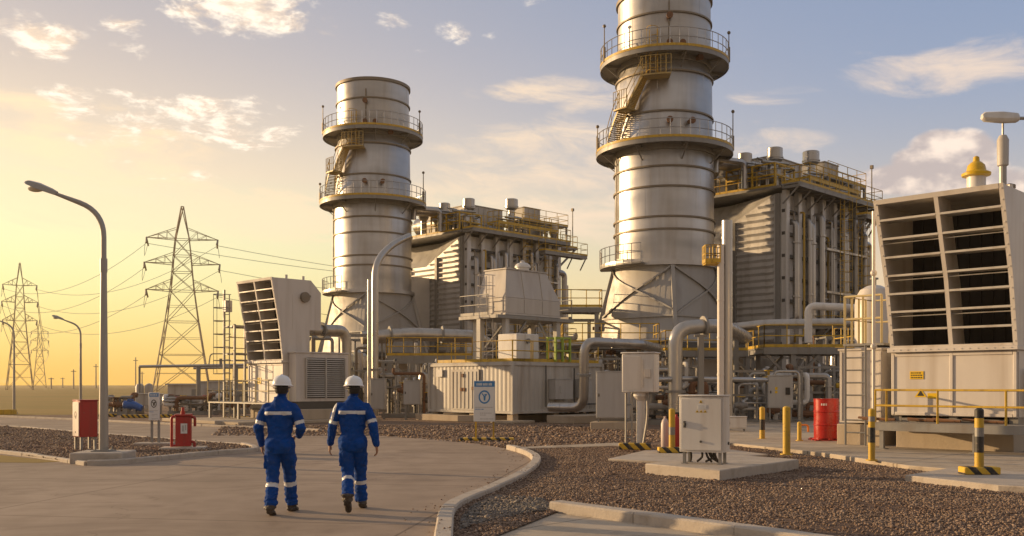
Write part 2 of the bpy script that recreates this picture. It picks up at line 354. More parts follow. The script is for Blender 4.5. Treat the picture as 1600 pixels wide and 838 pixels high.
# clouds: fractal noise on the cloud deck, gathered in patches
cz = mt('ADD', mt('MAXIMUM', dz, 0.0), .16)
cv = N.new('ShaderNodeCombineXYZ'); L.new(mt('DIVIDE', dx, cz), cv.inputs[0]); L.new(mt('DIVIDE', dy, cz), cv.inputs[1])
av = N.new('ShaderNodeCombineXYZ'); L.new(az, av.inputs[0]); L.new(mt('MULTIPLY', el, 1.5), av.inputs[1])
def noise(vec, s, det=8, ro=.58, off=None, dist=0.):
    if off:
        a = N.new('ShaderNodeVectorMath'); a.operation = 'ADD'; a.inputs[1].default_value = off; L.new(vec, a.inputs[0]); vec = a.outputs[0]
    n = N.new('ShaderNodeTexNoise'); n.inputs['Scale'].default_value = s; n.inputs['Detail'].default_value = det
    n.inputs['Roughness'].default_value = ro; n.inputs['Distortion'].default_value = dist; L.new(vec, n.inputs['Vector']); return n.outputs['Fac']
def blobs(lst):
    tot = None
    for (px, py, rx, ry, s) in lst:
        a0 = math.atan((px-800)/F); e0 = math.atan((HY-py)/math.hypot(F, px-800))
        u = mt('MULTIPLY', mt('SUBTRACT', az, a0), F/rx); v = mt('MULTIPLY', mt('SUBTRACT', el, e0), F/ry)
        q = mt('SUBTRACT', 1.0, mt('ADD', mt('MULTIPLY', u, u), mt('MULTIPLY', v, v)))
        q = mt('MULTIPLY', mt('MAXIMUM', q, 0.0), s)
        tot = q if tot is None else mt('MAXIMUM', tot, q)
    return tot
# broken puffs
m1 = blobs([(350,8,150,62,1.0),(430,20,90,40,.9),(75,58,80,40,.9),(200,40,50,26,.7),(300,185,175,44,1.0),(370,195,120,52,.95),(110,165,80,34,.75),(205,78,46,18,.6),(160,215,70,24,.6),(735,48,80,26,.6),(400,72,60,24,.5),(620,30,50,20,.5),(20,55,50,26,.6),(240,265,120,24,.4),(840,2,50,20,.6)])
nA = noise(cv.outputs[0], 9.0, 9, .62, (3.1,1.7,0), .25); nA2 = noise(cv.outputs[0], 9.0, 9, .62, (3.1-.022,1.7+.006,0.0), .25)
nL = noise(cv.outputs[0], 2.6, 4, .5, (7.7,1.1,0))
dA = mrange(mt('ADD', mt('ADD', mt('MULTIPLY', nA, .8), mt('MULTIPLY', nL, .35)), mt('MULTIPLY', mt('POWER', m1, .7), .30)), .745, .93)
# long soft wisps
m2 = blobs([(140,245,230,60,.9),(60,300,190,80,.9),(860,260,230,90,.8),(900,335,330,60,.9),(870,138,120,26,.85),(940,160,90,24,.7),(1225,146,95,18,.9),(1480,112,220,34,1.0),(1400,126,110,18,.9),(1570,98,120,34,.7),(700,234,70,16,.7),(1100,330,300,70,.5),(450,345,300,50,.6),(770,300,160,34,.7),(1560,60,60,14,.35),(60,160,120,30,.6),(1200,225,120,24,.5)])
wv = N.new('ShaderNodeCombineXYZ'); L.new(az, wv.inputs[0]); L.new(mt('MULTIPLY', mt('ADD', el, mt('MULTIPLY', az, .10)), 3.2), wv.inputs[1])
nB = noise(wv.outputs[0], 11.0, 10, .64, (1.3,4.2,0), .5); nB2 = noise(wv.outputs[0], 4.0, 4, .5, (5.3,2.2,0), .2)
dB = mt('MULTIPLY', mrange(mt('ADD', mt('ADD', mt('MULTIPLY', nB, .75), mt('MULTIPLY', nB2, .35)), mt('MULTIPLY', mt('POWER', m2, .6), .31)), .64, .95), .9)
# cumulus bank
m3 = blobs([(1430,276,95,30,1.0),(1465,236,52,34,1.0),(1385,284,50,20,.9),(1512,238,46,38,.95),(1490,270,80,34,1.0),(1425,252,40,24,.9),(1570,285,60,26,.6)])
nC = noise(av.outputs[0], 20, 6, .52, (2.2,0.4,0), .1); nC2 = noise(av.outputs[0], 20, 6, .52, (2.2+.012,.4-.016,0), .1)
dC = mt('MULTIPLY', mrange(mt('ADD', mt('MULTIPLY', nC, .34), mt('MULTIPLY', mt('POWER', m3, .5), .46)), .35, .51), .92)
cloudA = cmix(mrange(mt('SUBTRACT', nA, nA2), -.08, .08), cmix(g, (6.8,5.9,5.4), (8.8,6.9,5.2)), (11.5,10.0,8.2))
cloudB = cmix(g, (8.3,6.7,5.5), (10.8,8.2,5.2))
cloudC = cmix(mrange(mt('ADD', mt('SUBTRACT', nC, nC2), mt('MULTIPLY', mt('SUBTRACT', el, .222), 1.6)), -.12, .16), (5.4,4.6,4.4), (10.2,8.4,7.0))
base = cmix(dB, base, cloudB); base = cmix(dA, base, cloudA); base = cmix(dC, base, cloudC)
L.new(base, bg.inputs[0])
scene.view_settings.view_transform = 'Standard'; scene.view_settings.look = 'None'; scene.view_settings.exposure = 0.17; scene.view_settings.gamma = 1
scene.cycles.use_denoising = True; scene.cycles.max_bounces = 6; scene.cycles.diffuse_bounces = 3; scene.cycles.glossy_bounces = 3
scene.cycles.sample_clamp_indirect = 6
# ================================================================== GROUND
def struct(name, mb, m, **k): return tag(mb.build(name, m, **k), kind='structure')
def sheet(name, poly, z, m):
    b = MB(); b.add([(x,y,z) for x,y in poly], [tuple(range(len(poly)))])
    a = sum(poly[i][0]*poly[(i+1)%len(poly)][1]-poly[(i+1)%len(poly)][0]*poly[i][1] for i in range(len(poly)))
    if a < 0: b.f = [tuple(reversed(b.f[0]))]
    return struct(name, b, m, smooth=0)
def catmull(P, k=6):
    out = []
    for i in range(len(P)-1):
        p0 = P[max(0,i-1)]; p1 = P[i]; p2 = P[i+1]; p3 = P[min(len(P)-1,i+2)]
        for j in range(k):
            t = j/k
            out.append(tuple(.5*((2*p1[d])+(-p0[d]+p2[d])*t+(2*p0[d]-5*p1[d]+4*p2[d]-p3[d])*t*t+(-p0[d]+3*p1[d]-3*p2[d]+p3[d])*t**3) for d in (0,1)))
    return out + [P[-1]]
def kerb(name, path, w=.16, h=.13, stone=.9, m=None, z0=-.02):
    # walk the path, laying kerb stones with a narrow joint between them
    pts = [Vector((x,y)) for x,y in path]; d = [0]
    for a, b in zip(pts, pts[1:]): d.append(d[-1]+(b-a).length)
    def at(s):
        for i in range(len(pts)-1):
            if s <= d[i+1] or i == len(pts)-2:
                t = (s-d[i])/max(1e-6, d[i+1]-d[i]); return pts[i].lerp(pts[i+1], t)
    def nrm(s):
        a = at(max(0,s-.15)); b = at(min(d[-1],s+.15)); t = (b-a).normalized(); return Vector((-t.y,t.x))
    B = MB(); n = max(1, int(d[-1]/stone)); st = d[-1]/n; c = .02; rr = random.Random(len(path))
    for i in range(n):
        s0 = i*st+.006; s1 = (i+1)*st-.006; k = 3; vs = []; fs = []; dzz = rr.uniform(-.006,.006); lat = rr.uniform(-.006,.006)
        for j in range(k+1):
            s = s0+(s1-s0)*j/k; p = at(s); q = nrm(s)
            for (o, z) in ((-w/2,z0),(-w/2,h-c+dzz),(-w/2+c,h+dzz),(w/2-c,h+dzz),(w/2,h-c+dzz),(w/2,z0)):
                vs.append((p.x+q.x*(o+lat), p.y+q.y*(o+lat), z))
        for j in range(k):
            for e in range(5): fs.append((j*6+e, j*6+e+1, (j+1)*6+e+1, (j+1)*6+e))
        fs.append((5,4,3,2,1,0)); fs.append(tuple(k*6+e for e in range(6)))
        B.add(vs, fs)
    return struct(name, B, m or M['kerb'], smooth=.4)
def inpoly(x, y, P):
    c = False; j = len(P)-1
    for i in range(len(P)):
        if (P[i][1] > y) != (P[j][1] > y) and x < (P[j][0]-P[i][0])*(y-P[i][1])/(P[j][1]-P[i][1])+P[i][0]: c = not c
        j = i
    return c

sheet('ground', [(-4000,-300),(4000,-300),(4000,6000),(-4000,6000)], 0, M['field'])
yard_poly = [G(-60,651), (-36,52), G(160,648), (-30,78), (-20,150), (75,150), (75,-30), (6,-30), (6,18), G(600,690)]
sheet('yard', yard_poly, .006, M['yard'])
RK = [G(*p) for p in [(672,1000),(690,880),(694,838),(701,806),(728,788),(768,771),(820,745),(838,725),(830,714),(812,707),(797,703)]]
RKs = catmull(RK, 6)
far_edge = [G(*p) for p in [(760,696),(735,692),(690,687),(640,683),(600,681),(500,675),(420,671),(341,668),(213,662),(113,657),(0,652.5)]]
road_poly = [(-60,-25), (RK[0][0],-25)] + RKs + far_edge + [(-60,50)]
sheet('road', road_poly, .012, M['road'])
IS = [G(*p) for p in [(-260,662),(0,668),(113,677),(264,689),(380,698),(396,703),(390,707.5),(298,715),(193,726),(136,728.5),(0,709),(-260,682)]]
sheet('planting_bed', IS, .05, M['bed'])
kerb('kerb', catmull(IS[9:], 4), .13, .10)
kerb('kerb', catmull(IS[4:10], 4), .15, .12)
kerb('kerb', catmull(IS[:5], 4), .13, .09)
kerb('kerb', RKs, .20, .13, 1.0)
kerb('kerb', [(x, y+.1) for x, y in catmull(far_edge[5:], 2)], .14, .10)
verge = [G(*p) for p in [(-200,700),(0,712),(95,722.5),(60,724.5),(0,724),(-200,720)]]
sheet('verge', verge, .016, M['field'])
# foreground slab with its kerb of square blocks
FK = [G(868,802), G(1130,840), (5.3,7.1)]
slab_poly = [G(727,846), G(748,826), G(790,816), G(868,806), FK[1], FK[2], (1.0,4), (-.35,6)]
sheet('foreground_slab', slab_poly, .035, M['slab'])
kerb('kerb', FK, .24, .17, 1.45)
bed_poly = RKs[6:] + [G(975,699), G(1140,697), G(1420,738), G(1660,768), (26,14), (24,2), (5.5,2)] + [(x+.1,y) for x,y in FK[::-1]]
sheet('gravel_bed', bed_poly, .05, M['bed'])
blue_poly = [G(717,836), G(724,812), G(740,796), G(775,781), G(850,786), G(862,803), G(790,815), G(745,826)]
sheet('chippings', blue_poly, .056, M['bluebed'])
# path strip and equipment aprons
b = MB(); b.prism([G(803,706), G(815,703), G(960,696), G(1010,697), G(1010,703), G(960,701)], 0, .075); struct('path', b, M['slab'], smooth=.4)
APR = [G(1140,699), G(1290,716), G(1420,737), G(1660,758), (26,16), (26,40), (11,44), (6,33), G(1120,690)]
b = MB(); b.prism(APR, 0, .12); struct('apron', b, M['slab'], smooth=.4, bevel=.015)
b = MB(); b.prism([G(1414,748,.1), G(1560,764,.1), G(1660,770,.1), G(1720,748,.1), G(1480,737,.1)], .0, .16); struct('bollard_slab', b, M['kerb'], smooth=.4, bevel=.015)
b = MB(); b.prism([G(950,719,.08), G(1045,724,.08), G(1200,712,.08), G(1140,704,.08), G(1010,705,.08)], 0, .11); struct('post_slab', b, M['kerb'], smooth=.4, bevel=.015)

from mathutils import noise as gnoise
def stone_field(name, poly, n, smin, smax, z, col, seed, skip=(), ymax=None, weight=1.0):
    rs = np.random.RandomState(seed); xs = [p[0] for p in poly]; ys = [p[1] for p in poly]
    x0, x1, y0, y1 = min(xs), max(xs), min(ys), max(ys); pts = []; tries = 0
    while len(pts) < n and tries < n*60:
        tries += 1
        y = y0 + (y1-y0)*rs.rand()**weight; x = x0 + (x1-x0)*rs.rand()
        if ymax and y > ymax: continue
        if abs(x) > y*.58+1 or not inpoly(x, y, poly): continue
        if any(inpoly(x, y, s) for s in skip): continue
        if gnoise.noise(Vector((x*.7,y*.7,seed))) < -.22 and rs.rand() < .75: continue      # thin, dusty patches
        pts.append((x, y))
    n = len(pts); P = np.array(pts); s = (smin+(smax-smin)*rs.rand(n)**1.8)*np.where(rs.rand(n) > .985, 1.7, 1.0)
    base = np.array([(1,0,0),(0,1,0),(-1,0,0),(0,-1,0),(0,0,.75),(0,0,-.75)], float)
    V = base[None]*(.65+.7*rs.rand(n,6,1)) + (rs.rand(n,6,3)-.5)*.5
    a = rs.rand(n)*6.283; ca, sa = np.cos(a), np.sin(a); t = (rs.rand(n)-.5)*1.4; ct, stt = np.cos(t), np.sin(t)
    X, Y, Z = V[...,0], V[...,1], V[...,2]*.8
    X, Z = X*ct[:,None]-Z*stt[:,None], X*stt[:,None]+Z*ct[:,None]
    X, Y = X*ca[:,None]-Y*sa[:,None], X*sa[:,None]+Y*ca[:,None]
    V = np.stack([X,Y,Z], -1)*s[:,None,None]; V[...,0] += P[:,0:1]; V[...,1] += P[:,1:2]; V[...,2] += z + s[:,None]*(.15+.35*rs.rand(n,1))
    T = np.array([(0,1,4),(1,2,4),(2,3,4),(3,0,4),(1,0,5),(2,1,5),(3,2,5),(0,3,5)])
    Fc = (T[None]+np.arange(n)[:,None,None]*6).reshape(-1)
    me = bpy.data.meshes.new(name); me.vertices.add(n*6); me.vertices.foreach_set('co', V.reshape(-1)); nl = len(Fc)
    me.loops.add(nl); me.loops.foreach_set('vertex_index', Fc.astype(np.int32)); me.polygons.add(nl//3)
    me.polygons.foreach_set('loop_start', np.arange(0,nl,3,dtype=np.int32)); me.update(calc_edges=True); me.validate()
    m = bpy.data.materials.new(name+'_stone'); m.use_nodes = True; tn = m.node_tree; bs = tn.nodes['Principled BSDF']
    g_ = tn.nodes.new('ShaderNodeNewGeometry'); r_ = tn.nodes.new('ShaderNodeValToRGB'); e = r_.color_ramp.elements
    while len(e) < len(col): e.new(.5)
    for i, (q, c) in enumerate(zip(e, col)): q.position = i/(len(col)-1); q.color = (*c,1)
    tn.links.new(g_.outputs['Random Per Island'], r_.inputs[0]); t_ = tn.nodes.new('ShaderNodeTexCoord'); pn = tn.nodes.new('ShaderNodeTexNoise'); pn.inputs['Scale'].default_value = .9; pn.inputs['Detail'].default_value = 4; tn.links.new(t_.outputs['Object'], pn.inputs['Vector']); pr = tn.nodes.new('ShaderNodeMapRange'); pr.inputs[1].default_value = .35; pr.inputs[2].default_value = .68; pr.inputs[4].default_value = .6; tn.links.new(pn.outputs['Fac'], pr.inputs[0]); mx_ = tn.nodes.new('ShaderNodeMix'); mx_.data_type = 'RGBA'; mx_.inputs[7].default_value = (.30,.225,.165,1); tn.links.new(pr.outputs[0], mx_.inputs[0]); tn.links.new(r_.outputs[0], mx_.inputs[6]); tn.links.new(mx_.outputs[2], bs.inputs['Base Color']); bs.inputs['Roughness'].default_value = .9
    bs.inputs['Specular IOR Level'].default_value = .25
    me.materials.append(m); o = bpy.data.objects.new(name, me); COL.objects.link(o)
    return tag(o, kind='stuff')
brown = [(.09,.058,.042),(.17,.112,.080),(.23,.155,.11),(.13,.085,.063),(.31,.22,.16),(.19,.125,.092),(.42,.32,.24),(.15,.10,.08)]
cab_pad = [G(1008,744.5), (3.58,16.5), (5.65,18.9), (4.55,20.3)]
tag(stone_field('gravel', bed_poly, 92000, .010, .027, .05, brown, 3, (cab_pad, APR, blue_poly), 27, 1.7), 'brown crushed stone gravel filling the bed beside the road kerb', 'gravel')
tag(stone_field('gravel', IS, 26000, .016, .045, .05, brown, 5), 'brown crushed stone gravel in the planting bed around the lamp post', 'gravel')
tag(stone_field('gravel', blue_poly, 2600, .014, .036, .056, [(.09,.09,.09),(.15,.145,.14),(.20,.19,.175),(.12,.11,.10),(.24,.22,.19)], 9), 'bluish grey chippings at the corner of the kerb', 'gravel')
def off(path, a, b): # band beside a path
    A = []; B_ = []
    for i in range(len(path)):
        p = Vector(path[max(0,i-1)]); q = Vector(path[min(len(path)-1,i+1)]); t = (q-p).normalized(); n = Vector((-t.y,t.x)); c = Vector(path[i]); A.append(tuple(c+n*a)); B_.append(tuple(c+n*b))
    return A + B_[::-1]
tag(stone_field('gravel', off(RKs[8:], .11, .60), 150, .008, .02, .013, brown, 31), 'loose stones spilled over the kerb onto the road', 'gravel')
tag(stone_field('gravel', off(RKs[8:], -.08, .09), 60, .008, .018, .128, brown, 33), 'few stones lying on top of the curved kerb', 'gravel')
tag(stone_field('gravel', off(FK, .1, .9), 160, .007, .016, .036, brown, 35), 'loose stones scattered on the foreground slab', 'gravel')
yardfront = [G(600,682), G(735,693), G(800,703), G(975,696), (8,33), (2,40), (-12,40), (-10,32)]
tag(stone_field('gravel', yardfront, 9000, .03, .075, .006, brown, 11), 'coarse brown gravel in front of the grey container', 'gravel')
# ================================================================== CHIMNEY STACKS AND BOILER BLOCKS
def circ(r, n, z, a0=0, a1=2*math.pi): return [(r*math.cos(a0+(a1-a0)*i/n), r*math.sin(a0+(a1-a0)*i/n), z) for i in range(n)]
CAMDIR = R(225+45)      # towards the viewer in world; in local (rotz 45) = 225 deg

def make_stack():
    t = thing('exhaust_stack', 'near silver exhaust chimney whose top runs out of the picture, beside tall vent pipes', 'chimney', (9.5,60,0), R(45), 'exhaust stacks')
    b = MB()    # shell in courses with a slight taper; the neck under the upper gallery is tighter
    b.lathe([(3.06,9.0),(3.06,16.3),(2.98,16.9),(2.94,20.6),(2.78,20.9),(2.78,21.9),(2.86,22.3),(2.86,25.5),(2.80,25.5),(2.74,24.6)], 72, cap0=False, cap1=True)
    rs_ = random.Random(8)
    for (za, zb, r) in ((9.15,10.93,3.06),(11.05,11.7,3.06),(11.82,13.48,3.06),(13.62,14.68,3.06),(14.82,15.9,3.06),(18.1,20.4,2.945),(22.4,23.9,2.86),(24.0,25.25,2.86)):
        o_ = rs_.uniform(0,2)
        for k in range(6):
            a = o_+k*math.pi/3; c, s_ = math.cos(a), math.sin(a); b.beam((c*r,s_*r,za),(c*r,s_*r,zb),.05,.012,up=(c,s_,0))
    b.build('shell', M['stack'], t, smooth=.5)
    rings = [(3.06,11.0),(3.06,11.9-.15),(3.06,13.55),(3.06,14.75),(2.95,18.05),(2.94,20.45),(2.86,23.95)]
    for r, z in rings:
        q = MB(); q.lathe([(r-.02,z-.05),(r+.10,z-.05),(r+.10,z+.05),(r-.02,z+.05)], 72, cap0=False, cap1=False); q.build('stiffener_ring', M['ring'], t, smooth=.5)
    q = MB(); q.lathe([(2.80,25.3),(2.98,25.3),(2.98,25.52),(2.80,25.52)], 72, cap0=False, cap1=False); q.build('rim', M['ring'], t, smooth=.5)
    q = MB(); q.lathe([(3.0,8.85),(3.32,8.85),(3.32,9.12),(3.0,9.12)], 72, cap0=False, cap1=False); q.build('base_flange', M['stack'], t, smooth=.5)
    # square to round base
    q = MB(); n = 64; vs = []; lo = []; hi = []; S = 3.05
    for i in range(n):
        a = 2*math.pi*i/n + math.pi/4; c, s_ = math.cos(a), math.sin(a); k = S/max(abs(c), abs(s_)); lo.append((c*k, s_*k, 4.2)); hi.append((3.06*c, 3.06*s_, 8.9))
    vs = lo + hi; q.add(vs, [(i,(i+1)%n,n+(i+1)%n,n+i) for i in range(n)]); q.build('transition_base', M['base'], t, smooth=.25)
    q = MB()    # corner ribs and diagonal bracing on the base
    for k in range(4):
        a = math.pi/4 + k*math.pi/2; c, s_ = math.cos(a), math.sin(a)
        q.beam((4.36*c,4.36*s_,4.2), (3.12*c,3.12*s_,9.0), .22, .22)
        a2 = a + math.pi/2; c2, s2 = math.cos(a2), math.sin(a2)
        def face(u, v):     # u along the side, v up
            A = Vector((4.32*c*(1-v)+3.1*c*v, 4.32*s_*(1-v)+3.1*s_*v, 4.2+4.7*v)); B = Vector((4.32*c2*(1-v)+3.1*c2*v, 4.32*s2*(1-v)+3.1*s2*v, 4.2+4.7*v))
            P = A.lerp(B, u); d = Vector((P.x,P.y)); rr = max(3.1 if v > .4 else 3.12, 0)
            rad = (1-v)*(3.09/max(abs(math.cos(math.atan2(P.y,P.x))),abs(math.sin(math.atan2(P.y,P.x))))) + v*3.12
            d = d.normalized()*(rad+.03); return (d.x, d.y, P.z)
        for (u0,v0,u1,v1,wd) in ((.03,.98,.97,.42,.11),(.97,.98,.03,.36,.09),(.02,.34,.98,.34,.08),(.02,.02,.98,.02,.16)):
            pr = None
            for j in range(9):
                x = face(u0+(u1-u0)*j/8, v0+(v1-v0)*j/8)
                if pr: q.beam(pr, x, wd, .10)
                pr = x
    q.build('bracing', M['base'], t)
    # support pedestal
    q = MB(); q.box(-4.2,4.2,-4.2,4.2,3.85,4.15); q.build('deck', M['dark'], t)
    q = MB()
    for x in (-3.4,3.4):
        for y in (-3.4,3.4): q.box(x-.5,x+.5,y-.5,y+.5,0,3.9)
    q.box(-2.6,2.6,-2.6,2.6,0,3.88); q.build('pedestal', M['plinth'], t)
    # galleries
    for (z, ri, ro, nm) in ((21.55,2.80,3.92,0),(16.15,3.06,4.18,1)):
        p = MB(); p.lathe([(ri,z-.10),(ro-.02,z-.10),(ro-.02,z),(ri,z)], 64, cap0=False, cap1=False)
        p.lathe([(ro,z-.26),(ro+.05,z-.26),(ro+.05,z+.03),(ro,z+.03)], 64, cap0=False, cap1=False)
        p.lathe([(ri,z-.42),(ri+.12,z-.42),(ri+.12,z-.1),(ri,z-.1)], 64, cap0=False, cap1=False)
        g = p.build('gallery', M['steel'], t, smooth=.5)
        for i in range(16):
            a = 2*math.pi*(i+.5)/16; c, s_ = math.cos(a), math.sin(a); p = MB()
            p.beam((ri*c,ri*s_,z-.2), (ro*c,ro*s_,z-.17), .08, .14)
            if i % 2 == 0: p.beam(((ri-.02)*c,(ri-.02)*s_,z-1.0), ((ro-.15)*c,(ro-.15)*s_,z-.22), .055); p.build('bracket', M['steel'], g)
        p = MB(); p.rail(circ(ro+.02, 44, z), 1.1, 2.0, .026, closed=True, toe=False); p.build('handrail', M['galv'], g)
        p = MB(); p.lathe([(ro+.045,z),(ro+.065,z),(ro+.065,z+.15),(ro+.045,z+.15)], 64, cap0=False, cap1=False); p.build('toe_board', M['yellow'], g, smooth=.5)
    # low gallery seen at the sunny side of the base flange
    p = MB(); a0, a1 = R(118), R(205); pts = circ(4.0, 10, 9.0, a0, a1) ; pin = circ(3.1, 10, 9.0, a0, a1)
    vs = [(x,y,8.9) for x,y,_ in pin]+[(x,y,8.9) for x,y,_ in pts]+[(x,y,9.0) for x,y,_ in pin]+[(x,y,9.0) for x,y,_ in pts]; m_ = 10
    for i in range(9): p.hexa([vs[i],vs[i+1],vs[m_+i+1],vs[m_+i],vs[20+i],vs[21+i],vs[30+i+1],vs[30+i]])
    g = p.build('lower_gallery', M['steel'], t)
    p = MB(); p.rail(pts, 1.1, 1.2, .026, toe=True); p.build('handrail', M['galv'], g)
    # stairs and landings zigzagging between the galleries on the sunny side
    p = MB(); RR = 3.45
    def at(a, z, r=RR): return (r*math.cos(R(a)), r*math.sin(R(a)), z)
    def flight(a0, z0, a1, z1, w_=.7):
        k = 10
        for r in (RR-w_/2, RR+w_/2):
            prev = None
            for j in range(k+1):
                q_ = at(a0+(a1-a0)*j/k, z0+(z1-z0)*j/k, r)
                if prev: p.beam(prev, q_, .04, .13)
                prev = q_
            p.tube([at(a0+(a1-a0)*j/k, z0+(z1-z0)*j/k+1.0, r) for j in range(k+1)], .025, 5)
            p.tube([at(a0+(a1-a0)*j/k, z0+(z1-z0)*j/k+.5, r) for j in range(k+1)], .02, 4)
            for j in (0,5,10): p.tube([at(a0+(a1-a0)*j/k, z0+(z1-z0)*j/k, r), at(a0+(a1-a0)*j/k, z0+(z1-z0)*j/k+1.0, r)], .022, 4)
        for j in range(2*k):
            a = a0+(a1-a0)*(j+.5)/(2*k); z = z0+(z1-z0)*(j+.5)/(2*k); p.beam(at(a,z,RR-w_/2), at(a,z,RR+w_/2), .18, .04)
    def landing(a0, a1, z, r0=3.0, r1=3.95):
        k = 6
        A = [at(a0+(a1-a0)*j/k, z, r1) for j in range(k+1)]
        for j in range(k):
            b0, b1 = a0+(a1-a0)*j/k, a0+(a1-a0)*(j+1)/k
            p.hexa([at(b0,z-.08,r0),at(b1,z-.08,r0),at(b1,z-.08,r1),at(b0,z-.08,r1),at(b0,z,r0),at(b1,z,r0),at(b1,z,r1),at(b0,z,r1)])
        p.rail(A, 1.05, .9, .02, toe=False)
    flight(148, 16.2, 171, 18.3); landing(166, 182, 18.3); flight(180, 18.3, 197, 20.0); landing(196, 222, 20.0)
    p.ladder(at(214,20.0,3.05), at(214,21.6,3.05), .5, side=(-math.sin(R(214)),math.cos(R(214)),0), step=.3)
    p.build('staircase', M['stair'], t)
    p = MB(); p.ladder(at(204,20.3,3.02), at(204,22.9,3.0), .45, side=(-math.sin(R(204)),math.cos(R(204)),0), cage=(math.cos(R(204)),math.sin(R(204)),0)); p.build('caged_ladder', M['yellow'], t)
    # masts on the galleries
    for a, z, h, r in ((300,21.55,1.8,3.96),(303,16.15,2.4,4.2),(150,21.55,2.2,3.96),(140,16.15,1.6,4.2)):
        q = MB(); c, s_ = r*math.cos(R(a)), r*math.sin(R(a)); q.cyl(c,s_,z,z+h,.045,.03,6); q.cyl(c,s_,z,z+.9,.09,.09,6); q.sphere((c,s_,z+h),.11,8,5); q.build('lightning_rod', M['ring'], t)
    # sampling ports and conduit
    for a, z in ((222,23.6),(222,17.4),(246,17.4),(222,22.0),(236,22.0),(258,21.3)):
        q = MB(); r = 2.9 if z > 18 else 3.02; c, s_ = math.cos(R(a)), math.sin(R(a)); q.tube([(c*(r-.1),s_*(r-.1),z),(c*(r+.35),s_*(r+.35),z)], .13, 10); q.tube([(c*(r+.28),s_*(r+.28),z),(c*(r+.38),s_*(r+.38),z)], .2, 10); q.build('sampling_port', M['rust'], t)
    q = MB()
    for a, z0, z1, r in ((222,22.2,24.6,2.90),(150,9.5,16.0,3.14)):
        c, s_ = math.cos(R(a))*r, math.sin(R(a))*r; q.tube([(c,s_,z0),(c,s_,z1)], .05, 6)
    q.build('conduit', M['ring'], t)
    return t

